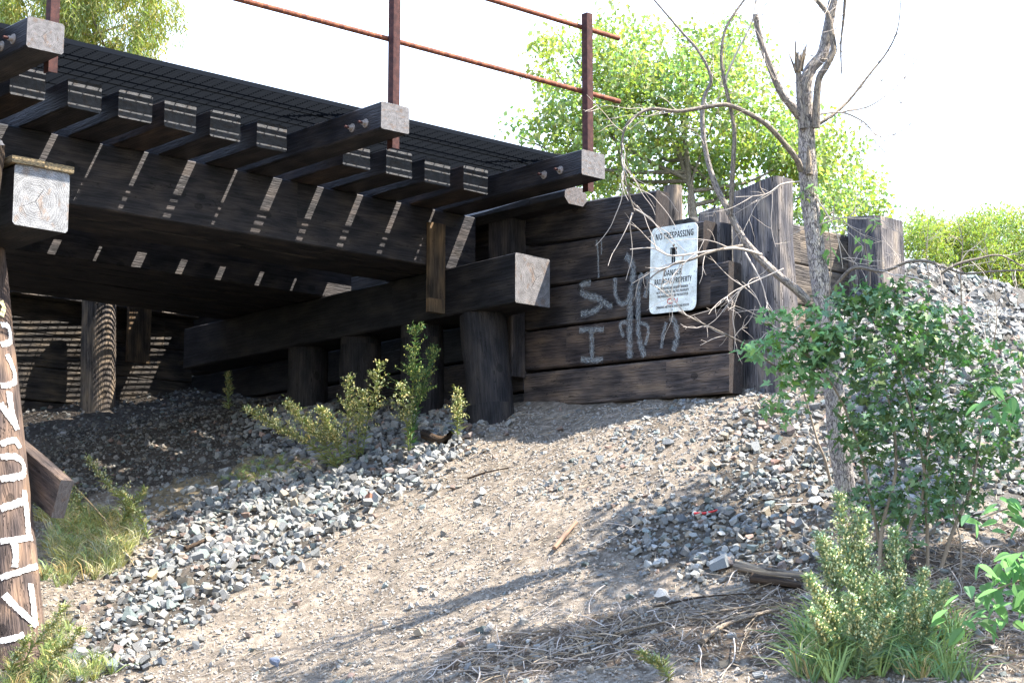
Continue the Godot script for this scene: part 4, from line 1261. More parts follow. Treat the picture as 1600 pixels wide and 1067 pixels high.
func make_sign() -> void:
	var s := thing("warning_sign", "white no trespassing sign with rounded corners fixed to the plank wall", "sign", Vector3(6.262, -0.945, 1.435))
	s.transform = Transform3D(Basis(Vector3(0, -0.052, 1).normalized(), Vector3(0, 1, 0.052).normalized(), Vector3(-1, 0, 0)), s.position)
	var w := 0.503
	var h := 0.688
	var st := begin()
	var rim := []
	var r := 0.055
	for q in 4:
		var c := Vector2((w * 0.5 - r) * [1, -1, -1, 1][q], (h * 0.5 - r) * [1, 1, -1, -1][q])
		for k in 7:
			var a := PI * 0.5 * (q + k / 6.0)
			rim.append(c + Vector2(cos(a), sin(a)) * r)
	var fr := []
	var bk := []
	var uv := []
	for p in rim:
		fr.append(Vector3(p.x, p.y, 0.0015))
		bk.append(Vector3(p.x, p.y, -0.0015))
		uv.append(p)
	face(st, fr, uv, Vector3(0, 0, 1))
	face(st, bk, uv, Vector3(0, 0, -1))
	for i in rim.size():
		var j := (i + 1) % rim.size()
		var n := Vector3(rim[i].x + rim[j].x, rim[i].y + rim[j].y, 0).normalized()
		face(st, [fr[i], fr[j], bk[j], bk[i]], [Vector2.ZERO, Vector2.RIGHT, Vector2.ONE, Vector2.DOWN], n)
	var plate := MeshInstance3D.new()
	plate.name = "plate"
	plate.mesh = st.commit()
	plate.set_surface_override_material(0, M.sign)
	s.add_child(plate)
	var id := Transform3D()
	lettering("NO TRESPASSING", Vector2(0.005, 0.268), 0.405, 0.052, s, id, M.ink)
	lettering("DANGER", Vector2(0.0, -0.030), 0.190, 0.046, s, id, M.ink)
	lettering("RAILROAD PROPERTY", Vector2(0.0, -0.094), 0.395, 0.044, s, id, M.ink)
	lettering("ALL PERSONS ARE HEREBY WARNED", Vector2(0.0, -0.150), 0.325, 0.021, s, id, M.ink)
	lettering("NOT TO TRESPASS ON THIS PROPERTY", Vector2(0.0, -0.181), 0.345, 0.021, s, id, M.ink)
	lettering("TRESPASSERS WILL BE PROSECUTED", Vector2(0.0, -0.212), 0.330, 0.021, s, id, M.ink)
	lettering("CANADIAN NATIONAL RAILROAD POLICE", Vector2(0.0, -0.298), 0.355, 0.019, s, id, M.ink)
	# standing figure in a pale ring
	var fg := begin()
	var cy := 0.118
	var disc := []
	var du := []
	for k in 16:
		disc.append(Vector3(cos(TAU * k / 16) * 0.0125, cy + 0.066 + sin(TAU * k / 16) * 0.0125, 0.0028))
		du.append(Vector2.ZERO)
	face(fg, disc, du, Vector3(0, 0, 1))
	for q in [[0.0, 0.022, 0.040, 0.054], [-0.029, 0.018, 0.010, 0.060], [0.029, 0.018, 0.010, 0.060], [-0.0105, -0.042, 0.016, 0.076], [0.0105, -0.042, 0.016, 0.076]]:
		box(fg, Vector3(q[0], cy + q[1], 0.0024), Vector3(q[2], q[3], 0.001))
	box(fg, Vector3(0, cy + 0.0455, 0.0025), Vector3(0.068, 0.009, 0.001))
	var figure := MeshInstance3D.new()
	figure.name = "figure_symbol"
	figure.mesh = fg.commit()
	figure.set_surface_override_material(0, M.ink)
	s.add_child(figure)
	var rg := begin()
	for k in 40:
		var a := TAU * k / 40
		var b := TAU * (k + 1) / 40
		var q := []
		for e in [[a, 0.098], [b, 0.098], [b, 0.112], [a, 0.112]]:
			q.append(Vector3(cos(e[0]) * e[1], cy + sin(e[0]) * e[1], 0.0019))
		face(rg, q, [Vector2.ZERO, Vector2.RIGHT, Vector2.ONE, Vector2.DOWN], Vector3(0, 0, 1))
	var ring := MeshInstance3D.new()
	ring.name = "ring_symbol"
	ring.mesh = rg.commit()
	ring.set_surface_override_material(0, M.ink_pale)
	s.add_child(ring)
	# the red mark: one band bent into two joined letters
	var lg := begin()
	var band := [Vector2(-0.004, 0.018), Vector2(-0.030, 0.018), Vector2(-0.048, 0.014), Vector2(-0.053, 0.0), Vector2(-0.048, -0.014), Vector2(-0.030, -0.018), Vector2(-0.010, -0.018), Vector2(0.002, -0.012), Vector2(0.010, 0.012), Vector2(0.018, 0.018), Vector2(0.026, 0.012), Vector2(0.034, -0.012), Vector2(0.042, -0.018), Vector2(0.050, -0.012), Vector2(0.052, 0.019)]
	for i in band.size() - 1:
		var a: Vector2 = band[i]
		var b: Vector2 = band[i + 1]
		var sd := (b - a).orthogonal().normalized() * 0.0045
		var q := []
		for v in [a - sd, b - sd, b + sd, a + sd]:
			q.append(Vector3(v.x, v.y - 0.256, 0.0022))
		face(lg, q, [Vector2.ZERO, Vector2.RIGHT, Vector2.ONE, Vector2.DOWN], Vector3(0, 0, 1))
	var mark := MeshInstance3D.new()
	mark.name = "red_logo"
	mark.mesh = lg.commit()
	mark.set_surface_override_material(0, M.red)
	s.add_child(mark)
	for p in [Vector2(0, 0.318), Vector2(0, -0.325)]:
		var st2 := begin()
		tube(st2, PackedVector3Array([Vector3(p.x, p.y, -0.03), Vector3(p.x, p.y, 0.006)]), 0.007, 0.007, 10)
		var sc := MeshInstance3D.new()
		sc.name = "screw"
		sc.mesh = st2.commit()
		sc.set_surface_override_material(0, M.galv)
		s.add_child(sc, true)

# ---------------------------------------------------------------- plants

func leaf(st: SurfaceTool, at: Vector3, dir: Vector3, up: Vector3, l: float, w: float, c: Color) -> void:       # a pointed blade folded along its rib
	var sd := dir.cross(up).normalized()
	var nn := sd.cross(dir).normalized()
	var mid := at + dir * l * 0.45
	var tip := at + dir * l - nn * l * 0.12
	st.set_color(c)
	for k in [-1.0, 1.0]:
		var e: Vector3 = mid + sd * w * 0.5 * k + nn * w * 0.16
		var n := (e - at).cross(tip - at).normalized()
		if n.dot(nn) < 0.0:
			n = -n
		face(st, [at, e, tip], [Vector2.ZERO, Vector2.RIGHT, Vector2.ONE], n)

func lobed_leaf(sd: int) -> ArrayMesh:       # a five-lobed maple leaf one unit long, cupped, stalk at the origin
	var r := RandomNumberGenerator.new()
	r.seed = sd
	var st := begin()
	var out := [Vector2(0, 0), Vector2(0.20, 0.02), Vector2(0.42, 0.12), Vector2(0.27, 0.26), Vector2(0.52, 0.52), Vector2(0.24, 0.50), Vector2(0.20, 0.66), Vector2(0, 1.0)]
	var pts := []
	for p in out:
		pts.append(Vector2(p.x * r.randf_range(0.9, 1.1), p.y * r.randf_range(0.95, 1.05)))
	var curl := r.randf_range(0.10, 0.30)
	for k in [-1.0, 1.0]:
		for i in range(1, pts.size() - 1):
			var tr := []
			for p in [Vector2(0, 0.3), pts[i], pts[i + 1]]:
				tr.append(Vector3(p.x * k, absf(p.x) * 0.28 - curl * p.y * p.y, p.y))
			var n: Vector3 = (tr[1] - tr[0]).cross(tr[2] - tr[0]).normalized()
			if n.y < 0.0:
				n = -n
			st.set_color(Color.WHITE)
			face(st, tr, [Vector2.ZERO, Vector2.RIGHT, Vector2.ONE], n)
	return st.commit()

func oval_leaf(sd: int) -> ArrayMesh:
	var r := RandomNumberGenerator.new()
	r.seed = sd
	var st := begin()
	var out := [Vector2(0, 0), Vector2(0.16, 0.12), Vector2(0.25, 0.34), Vector2(0.23, 0.58), Vector2(0.11, 0.84), Vector2(0, 1.0)]
	var curl := r.randf_range(0.1, 0.35)
	for k in [-1.0, 1.0]:
		for i in range(1, out.size() - 1):
			var tr := []
			for p in [Vector2(0, 0), out[i], out[i + 1]]:
				tr.append(Vector3(p.x * k, absf(p.x) * 0.35 - curl * p.y * p.y, p.y))
			var n: Vector3 = (tr[1] - tr[0]).cross(tr[2] - tr[0]).normalized()
			if n.y < 0.0:
				n = -n
			st.set_color(Color.WHITE)
			face(st, tr, [Vector2.ZERO, Vector2.RIGHT, Vector2.ONE], n)
	return st.commit()

func rand_dir() -> Vector3:
	var v := Vector3(rng.randfn(), rng.randfn(), rng.randfn())
	return v.normalized()

func in_lobe(l: Array) -> Vector3:           # a point in a crown lobe, more of them towards its outside; local axes face the bank
	var v := rand_dir() * pow(rng.randf(), 0.45)
	var right := Vector3(0.743, 0, 0.669)
	var back := Vector3(0.669, 0, -0.743)
	return l[0] + right * v.x * l[1] + Vector3.UP * v.y * l[2] + back * v.z * l[3]

func leaf_pose(at: Vector3, size: float, droop := 0.5) -> Transform3D:
	var fwd := Vector3(rng.randfn(), rng.randfn() * 0.4 - droop, rng.randfn()).normalized()
	var up := (Vector3.UP + rand_dir() * 0.7).normalized()
	var sd := up.cross(fwd).normalized()
	return Transform3D(Basis(sd, fwd.cross(sd), fwd).scaled_local(Vector3.ONE * size), at)

func green(base: Color, spread := 0.3) -> Color:
	var v := rng.randf_range(1.0 - spread, 1.0 + spread)
	var y := rng.randf_range(-0.15, 0.25)
	return Color(base.r * v * (1.0 + y), base.g * v, base.b * v * (1.0 - y))

func make_maple() -> void:
	var t := thing("maple_shrub", "dense young maple shrub with lobed dark green leaves before the ballast embankment", "shrub", MAPLE_STEMS[0][1][0])
	for s in MAPLE_STEMS:
		put("stem", tube_mesh(s[1], s[0], s[0] * 0.35, 8, 0.06, 4), [M.stem], t)
	var kinds := []
	for i in 4:
		kinds.append(lobed_leaf(60 + i))
	var all := []
	var total := 0.0
	for l in MAPLE_LOBES:
		total += l[1] * l[2]
	for l in MAPLE_LOBES:
		var n := int(3400.0 * l[1] * l[2] / total)
		for i in n:
			# leaves hang in tiers with gaps between them
			var p := in_lobe(l)
			for tries in 3:
				if noise.get_noise_3d(p.x * 5.0, p.y * 9.0, p.z * 5.0) > -0.05:
					break
				p = in_lobe(l)
			all.append([p, leaf_pose(p, rng.randf_range(0.042, 0.080), 0.35), green(Color(0.135, 0.215, 0.115))])
	all.sort_custom(func(a, b): return a[0].distance_squared_to(EYE) < b[0].distance_squared_to(EYE))
	var tones := []
	for i in 8:
		var m: StandardMaterial3D = M.leaf.duplicate()
		var c := green(Color(0.135, 0.215, 0.115))
		if i == 7:
			c = Color(0.13, 0.18, 0.03)
		m.vertex_color_use_as_albedo = false
		m.albedo_color = c.linear_to_srgb()
		tones.append(m)
	for i in 300:
		put("leaf", kinds[i % 4], [tones[rng.randi() % 8]], t, all[i][1])
	for k in 4:
		var places := []
		var tints := []
		for i in range(300, all.size()):
			if i % 4 == k:
				places.append(all[i][1])
				tints.append(all[i][2])
		scatter("foliage", kinds[k], M.leaf, places, tints, t)

func weed(called: String, label: String, category: String, group: String, base: Vector3, tip: Vector3, dens: float, green_c: Color, bud_c: Color) -> void:
	var t := thing(called, label, category, base, group)
	var h := base.distance_to(tip)
	var ax := (tip - base) / h
	var bend := Vector3(ax.x, 0, ax.z) * 0.10 * h
	var stem := [base - Vector3(0, 0.02, 0), base.lerp(tip, 0.35) - bend * 0.8 + Vector3(0, 0.02, 0), base.lerp(tip, 0.7) - bend * 0.4, tip]
	var path := smooth_path(stem, 8)
	var st := begin()
	tube(st, path, 0.0055, 0.0016, 6)
	dens *= 1.5
	var fo := begin()
	var fl := begin()
	var n := path.size()
	var buds := 0
	for i in range(2, n):
		var f := float(i) / n
		for k in int(rng.randf_range(2.0, 5.0) * dens):
			var d := (rand_dir() * Vector3(1, 0.3, 1) + ax * 0.7).normalized()
			leaf(fo, path[i] + rand_dir() * 0.006, d, Vector3.UP, rng.randf_range(0.04, 0.10) * (1.15 - 0.5 * f), 0.013, green(green_c))
		if f > 0.34 and rng.randf() < 0.9:
			# side sprays of small buds
			for k in int(rng.randf_range(1.5, 3.6) * dens):
				var d2 := (rand_dir() * Vector3(1, 0.4, 1) + ax * rng.randf_range(0.4, 0.9)).normalized()
				var l := h * rng.randf_range(0.08, 0.24) * (1.25 - f)
				var e := path[i] + d2 * l + Vector3(0, l * 0.15, 0)
				tube(st, PackedVector3Array([path[i], path[i].lerp(e, 0.5) - Vector3(0, l * 0.04, 0), e]), 0.0018, 0.0009, 4)
				for q in int(2 + l * 60.0):
					var at := path[i].lerp(e, rng.randf_range(0.3, 1.05)) + rand_dir() * 0.013
					if rng.randf() < 0.42:
						bud(fl, at, rng.randf_range(0.005, 0.0085), green(bud_c, 0.25))
						buds += 1
					else:
						leaf(fo, at, (d2 + rand_dir() * 0.8).normalized(), Vector3.UP, rng.randf_range(0.018, 0.04), 0.008, green(green_c))
	put("stem", st.commit(), [M.green_stem], t)
	put("foliage", fo.commit(), [M.weed], t).set_meta("kind", "stuff")
	if buds > 0:
		put("flower_buds", fl.commit(), [M.weed], t).set_meta("kind", "stuff")

func bud(st: SurfaceTool, c: Vector3, r: float, col: Color) -> void:
	st.set_color(col)
	var v := [Vector3(r, 0, 0), Vector3(0, 0, r), Vector3(-r, 0, 0), Vector3(0, 0, -r)]
	for k in 4:
		for s in [1.0, -1.0]:
			var n: Vector3 = (v[k] + v[(k + 1) % 4] + Vector3(0, r * s, 0)).normalized()
			face(st, [c + v[k], c + v[(k + 1) % 4], c + Vector3(0, r * 1.3 * s, 0)], [Vector2.ZERO, Vector2.RIGHT, Vector2.ONE], n)

func make_weeds() -> void:
	var names := ["tallest goldenrod with pale seed heads beside the left brace plank", "weed leaning left with its tip against the brace plank end", "short weed on the right of the left grassy clump", "low feathery weed at the edge of the sandy strip",
		"pale green weed sprawling far to the left over the shaded gravel", "weed with upward sprays in the middle of the sprawling clump", "upright small-flowered weed on the right of the sprawling clump", "slim upright weed with a bare lower stem on the gravel edge", "taller weed leaning right among the pair on the gravel", "short bushy weed between the two slim weeds on the gravel",
		"tall dark green bushy weed before the black piles", "right side shoot beside the tall dark weed", "low yellow green weed at the foot of the tall dark weed", "small lone weed just left of the stout black pile", "tiny dim weed in the deep shade at the back",
		"tallest seedy weed of the clump before the tree trunk", "seedy weed close against the tree trunk", "weed drooping left over the rotten log", "weed in the middle of the big clump", "right-leaning weed with yellowish sprays in the big clump", "lowest weed reaching left at the bottom of the big clump", "front weed of the big clump", "outermost weed on the right of the big clump", "weed at the lower left of the big clump",
		"seedy weed filling the middle front of the big clump", "pale seedy weed at the right front of the big clump", "seedy weed between the rotten log and the trunk", "short leafy weed under the right sprays of the big clump", "seedy weed leaning out over the grass of the big clump", "weed growing at the foot of the graffitied pile", "leftmost weed in the bottom left corner", "small weed beside the corner clump of weeds", "small pale green weed sprig at the bottom of the slope"]
	for i in WEED_SPOTS.size():
		var a: Vector3 = WEED_SPOTS[i][0]
		var b: Vector3 = WEED_SPOTS[i][1]
		var g := "weeds on the left of the bank" if i < 15 else ("weeds in the big clump by the tree" if i < 29 else "weeds along the bottom edge")
		var c := Color(0.25, 0.29, 0.12)
		var f := Color(0.50, 0.48, 0.25)
		var d := 1.0
		if i >= 10 and i < 12:
			c = Color(0.065, 0.13, 0.05)
			f = Color(0.22, 0.26, 0.08)
			d = 1.7
		elif i >= 15 and i < 29:
			c = Color(0.26, 0.36, 0.22)
			f = Color(0.66, 0.66, 0.38)
			d = 2.2
		elif i == 4 or i == 5 or i == 6:
			d = 1.9
		elif i == 0:
			f = Color(0.42, 0.42, 0.26)
		weed("weed", names[i], "weed", g, a, b, d, c, f)

func make_grass() -> void:
	var tuft := begin()
	for i in 14:
		var d := (Vector3(rng.randfn(), 0, rng.randfn()) * 0.45 + Vector3.UP).normalized()
		var at := Vector3(rng.randfn() * 0.02, 0, rng.randfn() * 0.02)
		var l := rng.randf_range(0.5, 1.0)
		var sd := d.cross(rand_dir()).normalized()
		var mid := at + d * l * 0.55
		var tip := at + d * l * 0.8 + Vector3(d.x, -0.15, d.z) * l * 0.55
		var n := sd.cross(d).normalized()
		tuft.set_color(green(Color(0.9, 0.95, 0.9), 0.25))
		face(tuft, [at - sd * 0.013, at + sd * 0.013, mid + sd * 0.011, mid - sd * 0.011], [Vector2.ZERO, Vector2.RIGHT, Vector2.ONE, Vector2.DOWN], n)
		face(tuft, [mid - sd * 0.011, mid + sd * 0.011, tip], [Vector2.ZERO, Vector2.RIGHT, Vector2.ONE], n)
	var m := tuft.commit()
	for z in [[GRASS_LEFT, 330, 0.26, Color(0.30, 0.33, 0.14), "soft green and straw grass below the brace plank at left", 0.45], [GRASS_RIGHT, 230, 0.40, Color(0.22, 0.33, 0.15), "long green grass at the foot of the big weed clump", 0.12], [GRASS_CORNER, 170, 0.22, Color(0.27, 0.33, 0.13), "grass in the bottom left corner under the pile", 0.3], [CREEPER, 260, 0.085, Color(0.26, 0.32, 0.12), "low creeping green growth along the sand strip", 0.1]]:
		var lo := Vector2(99, 99)
		var hi := Vector2(-99, -99)
		for p in z[0]:
			lo = lo.min(p)
			hi = hi.max(p)
		var places := []
		var tints := []
		var tries := 0
		while places.size() < z[1] and tries < 9000:
			tries += 1
			var p := Vector2(rng.randf_range(lo.x, hi.x), rng.randf_range(lo.y, hi.y))
			if not inside(fray(p.x, p.y), z[0]):
				continue
			var s: float = z[2] * rng.randf_range(0.5, 1.15)
			places.append(Transform3D(Basis(Vector3.UP, rng.randf() * TAU).scaled_local(Vector3(s, s, s)), on_ground(p.x, p.y, -0.01)))
			tints.append(green(z[3]) if rng.randf() > z[5] else green(Color(0.46, 0.41, 0.27)))
		tag(scatter("grass", m, M.weed, places, tints), z[4], "grass", "", "stuff")

func twigs(st: SurfaceTool, path: PackedVector3Array, r: float, count: int, reach: float, depth := 1) -> void:
	for i in count:
		var k := rng.randi_range(int(path.size() * 0.25), path.size() - 2)
		var t := (path[k + 1] - path[k]).normalized()
		var d := (rand_dir() + t * 0.9).normalized()
		var l := reach * rng.randf_range(0.35, 1.0)
		var pts := [path[k]]
		var p := path[k]
		for s in 4:
			d = (d + rand_dir() * 0.30 + Vector3(0, -0.04, 0)).normalized()
			p += d * l * 0.25
			pts.append(p)
		var sub := smooth_path(pts, 3)
		tube(st, sub, r, r * 0.35, 5)
		if depth > 0:
			twigs(st, sub, r * 0.6, rng.randi_range(1, 3), l * 0.5, depth - 1)

func make_dead_tree() -> void:
	var t := thing("dead_tree", "bare grey dead tree with broken top and tangled twigs before the wall", "tree", TREE_LIMBS[0][3][0])
	var twig := begin()
	for l in TREE_LIMBS:
		var big: bool = l[1] > 0.028
		var rough := 0.06 if l[1] > 0.04 else 0.06
		var steps := 8 if l[0] == "trunk" else 5
		put(l[0], tube_mesh(l[3], l[1], l[2], 16 if big else 9, rough, steps, false, 0.35), [M.bark if big else (M.bark_branch if l[1] > 0.009 else M.bark_twig)], t)
		var path := smooth_path(l[3], 5)
		if l[0] == "trunk":
			continue
		twigs(twig, path, 0.0034, 9 if l[1] > 0.014 else 6, 0.42)
	# the tangle that hangs from the end of the long left branch
	var endp: Array = TREE_LIMBS[5][3]
	for i in 10:
		var p: Vector3 = endp[endp.size() - 1 - (i % 3)] + rand_dir() * 0.02
		var pts := [p]
		var d := (Vector3(0.15, -1.0, 0.1) + rand_dir() * 0.7).normalized()
		for s in 5:
			d = (d + rand_dir() * 0.35 + Vector3(0.02, -0.12, 0.02)).normalized()
			p += d * rng.randf_range(0.05, 0.11)
			pts.append(p)
		tube(twig, smooth_path(pts, 3), 0.0036, 0.0014, 5)
	# splintered wood round the broken fork
	var sp := begin()
	for i in 12:
		var a := (TREE_LIMBS[3][3][2] as Vector3) + rand_dir() * 0.022
		var d := (Vector3(0, 1, 0) + rand_dir() * 0.35).normalized()
		tube(sp, PackedVector3Array([a, a + d * rng.randf_range(0.08, 0.20)]), 0.011, 0.002, 5)
	put("splinters", sp.commit(), [M.dead], t)
	put("twigs", twig.commit(), [M.bark_twig], t).set_meta("kind", "stuff")
	var patch := begin()
	var c: Vector3 = TREE_LIMBS[0][3][8]
	var pale := [c + Vector3(-0.035, 0.18, 0.04), c + Vector3(-0.037, 0.08, 0.042), c + Vector3(-0.036, -0.04, 0.044), c + Vector3(-0.034, -0.11, 0.042)]
	tube(patch, smooth_path(pale, 4), 0.012, 0.020, 8, 0.2)
	put("bare_wood", patch.commit(), [M.dead], t)
	var lab := ["thin crooked bare shoot leaning against the tree at the wall end", "slender bare shoot standing furthest left of those before the far bushes", "forked bare shoot in the middle of the embankment", "bare shoot rising from the right part of the embankment", "short bare shoot between two taller ones on the embankment", "bare shoot beside the right retaining post"]
	var i := 0
	for s in SHOOTS:
		var o := thing("bare_shoot", lab[i], "sapling", s[1][0], "bare shoots on the bank")
		put("stem", tube_mesh(s[1], s[0], s[0] * 0.3, 7, 0.05, 5), [M.stem], o)
		var tw := begin()
		twigs(tw, smooth_path(s[1], 5), 0.0026, 9, 0.30)
		put("twigs", tw.commit(), [M.bark_twig], o).set_meta("kind", "stuff")
		i += 1
	# a creeper with a few yellow-green leaves climbing by the trunk
	var v := thing("climbing_vine", "thin vine with yellowish green leaves climbing in front of the dead trunk", "vine", TREE_LIMBS[0][3][5])
	var base: Vector3 = TREE_LIMBS[0][3][4]
	var line := [base + Vector3(-0.07, 0, 0.08), base + Vector3(-0.10, 0.30, 0.09), base + Vector3(-0.08, 0.6, 0.10), base + Vector3(-0.12, 0.92, 0.09), base + Vector3(-0.22, 1.02, 0.05)]
	put("stem", tube_mesh(line, 0.005, 0.002, 6), [M.stem], v)
	var line2 := [base + Vector3(0.10, 0.1, 0.10), base + Vector3(0.22, 0.45, 0.18), base + Vector3(0.20, 0.75, 0.16), base + Vector3(0.30, 0.85, 0.22)]
	put("stem", tube_mesh(line2, 0.004, 0.002, 6), [M.stem], v)
	var ov := [oval_leaf(3), oval_leaf(4), lobed_leaf(66)]
	for k in 34:
		var path := smooth_path(line if k < 20 else line2, 6)
		var at: Vector3 = path[rng.randi_range(int(path.size() * 0.45), path.size() - 1)] + rand_dir() * 0.05
		var m: StandardMaterial3D = M.leaf.duplicate()
		m.vertex_color_use_as_albedo = false
		m.albedo_color = green(Color(0.20, 0.25, 0.04) if k % 3 else Color(0.09, 0.17, 0.04)).linear_to_srgb()
		put("leaf", ov[k % 3], [m], v, leaf_pose(at, rng.randf_range(0.05, 0.085), 0.7))

func leafy_tree(called: String, label: String, lobes: Array, clumps: int, per: int, size: float, narrow: float, tone: Color, spread: float, trunk: Array, hang := 0.0, far := true) -> void:
	var t := thing(called, label, "tree" if called.ends_with("tree") else "bush", trunk[0], "")
	put("trunk", tube_mesh(trunk, trunk[0].distance_to(trunk[-1]) * 0.022, 0.03, 9, 0.05, 4), [M.bark_branch], t)
	var limbs := begin()
	for l in lobes:
		var a: Vector3 = trunk[-1].lerp(trunk[0], rng.randf_range(0.0, 0.4))
		tube(limbs, smooth_path([a, a.lerp(l[0], 0.5) + rand_dir() * 0.3 - Vector3(0, 0.2, 0), l[0] + rand_dir() * 0.2], 4), 0.045, 0.012, 6)
	put("limbs", limbs.commit(), [M.bark_branch], t).set_meta("kind", "stuff")
	var kinds := []
	for k in 5:
		var st := begin()
		for i in per:
			var at := rand_dir() * pow(rng.randf(), 0.5) * spread
			if hang > 0.0:
				at = Vector3(at.x * 0.5, -rng.randf() * spread * 2.2, at.z * 0.5)
			var d := (rand_dir() + Vector3(0, -0.45 - hang, 0)).normalized()
			var up := (Vector3(0, 1, 0) + rand_dir() * 0.8).normalized()
			leaf(st, at, d, up, size * rng.randf_range(0.7, 1.25), size * narrow, green(Color(1, 1, 1), 0.25))
		kinds.append(st.commit())
	var area := 0.0
	for l in lobes:
		area += l[1] * l[2]
	var places := [[], [], [], [], []]
	var tints := [[], [], [], [], []]
	for l in lobes:
		for i in int(clumps * l[1] * l[2] / area):
			var p := in_lobe(l)
			for q in 4:
				if noise.get_noise_3d(p.x * 1.1, p.y * 1.1, p.z * 1.1) > -0.02:
					break
				p = in_lobe(l)
			var k := rng.randi() % 5
			places[k].append(Transform3D(Basis(Vector3.UP, rng.randf() * TAU).scaled_local(Vector3.ONE * rng.randf_range(0.7, 1.25)), p))
			tints[k].append(green(tone, 0.25))
	for k in 5:
		scatter("crown", kinds[k], M.leaf_far if far else M.leaf, places[k], tints[k], t)

func make_trees() -> void:
	var p: Vector3 = POPLAR_LOBES[0][0]
	leafy_tree("leafy_tree", "tall sunlit bright green poplar rising behind the bridge end", POPLAR_LOBES, 2100, 12, 0.105, 0.75, Color(0.40, 0.44, 0.26), 0.30, [Vector3(p.x + 1.2, -3.0, p.z + 1.0), Vector3(p.x + 1.0, 0.0, p.z + 1.0), p + Vector3(0.6, 0.2, 0.6)])
	p = WILLOW_LOBES[0][0]
	leafy_tree("willow_tree", "yellow green willow hanging in from the top left corner", WILLOW_LOBES, 900, 26, 0.13, 0.16, Color(0.40, 0.39, 0.18), 0.24, [Vector3(p.x - 1.0, -3.0, p.z - 1.0), Vector3(p.x - 0.6, 3.0, p.z - 0.5), p + Vector3(-0.3, 0.9, 0)], 0.7)
	p = BUSH_LOBES[0][0]
	leafy_tree("bushy_tree", "bright green bushy trees' crown above the ballast at the right edge", BUSH_LOBES, 1500, 20, 0.14, 0.26, Color(0.37, 0.40, 0.20), 0.34, [Vector3(p.x, -4.5, p.z), Vector3(p.x, -1.5, p.z), p])
	# a tree standing just right of the view: only its shade and two low sprays show
	var crown := []
	for c in [[Vector3(6.7, 0.9, 7.1), 1.0], [Vector3(7.7, 1.6, 6.0), 0.6], [Vector3(8.7, 2.1, 4.9), 0.4], [Vector3(5.9, 0.5, 7.7), 0.5], [Vector3(7.4, 0.1, 6.9), 0.8], [Vector3(5.4, 1.0, 6.55), 0.65], [Vector3(6.65, 1.65, 5.4), 0.75], [Vector3(6.0, 1.5, 6.1), 0.6], [Vector3(5.0, 1.35, 5.7), 0.6], [Vector3(4.5, 1.5, 5.0), 0.55]]:
		crown.append([c[0], c[1], c[1] * 0.6, c[1]])
	leafy_tree("leafy_tree", "leafy tree beyond the right edge whose shade dapples the lower bank", crown, 740, 9, 0.12, 0.5, Color(0.055, 0.115, 0.035), 0.26, [Vector3(7.9, -4.6, 7.4), Vector3(7.8, -2.0, 7.2), Vector3(7.3, 0.8, 6.7)], 0.0, false)
	var kinds := [oval_leaf(21), oval_leaf(22), oval_leaf(23)]
	for s in [["leafy_branch", "pale green broad leaved spray reaching in at the right edge", Vector3(4.50, -2.45, 6.05), Vector3(4.12, -2.64, 5.69), 34, 0.11, Color(0.065, 0.135, 0.045), 0.12], ["leafy_branch", "dark green leafy spray in the bottom right corner", Vector3(3.74, -3.52, 6.45), Vector3(3.40, -3.66, 6.07), 110, 0.105, Color(0.045, 0.095, 0.045), 0.20], ["leafy_branch", "small leafy spray on the right edge above the corner foliage", Vector3(4.15, -3.15, 6.15), Vector3(3.80, -3.24, 5.85), 26, 0.09, Color(0.055, 0.115, 0.045), 0.10]]:
		var t := thing(s[0], s[1], "branch", s[2], "leafy sprays at the right edge")
		var a: Vector3 = s[2]
		var b: Vector3 = s[3]
		var line := [a, a.lerp(b, 0.5) + Vector3(0, 0.03, 0), b]
		put("stem", tube_mesh(line, 0.008, 0.003, 7), [M.stem], t)
		for i in s[4]:
			var at: Vector3 = a.lerp(b, rng.randf_range(0.15, 1.0)) + rand_dir() * Vector3(1, 0.8, 1) * s[7]
			var m: StandardMaterial3D = M.leaf.duplicate()
			m.vertex_color_use_as_albedo = false
			m.albedo_color = green(s[6]).linear_to_srgb()
			put("leaf", kinds[i % 3], [m], t, leaf_pose(at, s[5] * rng.randf_range(0.75, 1.2), 0.4))

func make_twigs() -> void:
	var st := begin()
	var n := 0
	while n < 110:
		var x := rng.randf_range(2.4, 6.4)
		var z := rng.randf_range(2.2, 6.2)
		var zone := zone_of(x, z)
		if zone != "twigs" and rng.randf() > 0.12:
			continue
		n += 1
		var a := rng.randf() * TAU
		var l := rng.randf_range(0.12, 0.5)
		var pts := []
		var p := Vector2(x, z)
		for k in 4:
			pts.append(on_ground(p.x, p.y, rng.randf_range(0.012, 0.045)))
			a += rng.randf_range(-0.4, 0.4)
			p += Vector2(cos(a), sin(a)) * l / 3.0
		var path := smooth_path(pts, 3)
		tube(st, path, rng.randf_range(0.0022, 0.0055), 0.0015, 5)
		if rng.randf() < 0.5:
			twigs(st, path, 0.002, 2, 0.16, 0)
	tag(put("dead_twigs", st.commit(), [M.bark_twig]), "tangle of thin dead twigs lying over the straw at lower right", "twigs", "", "stuff")

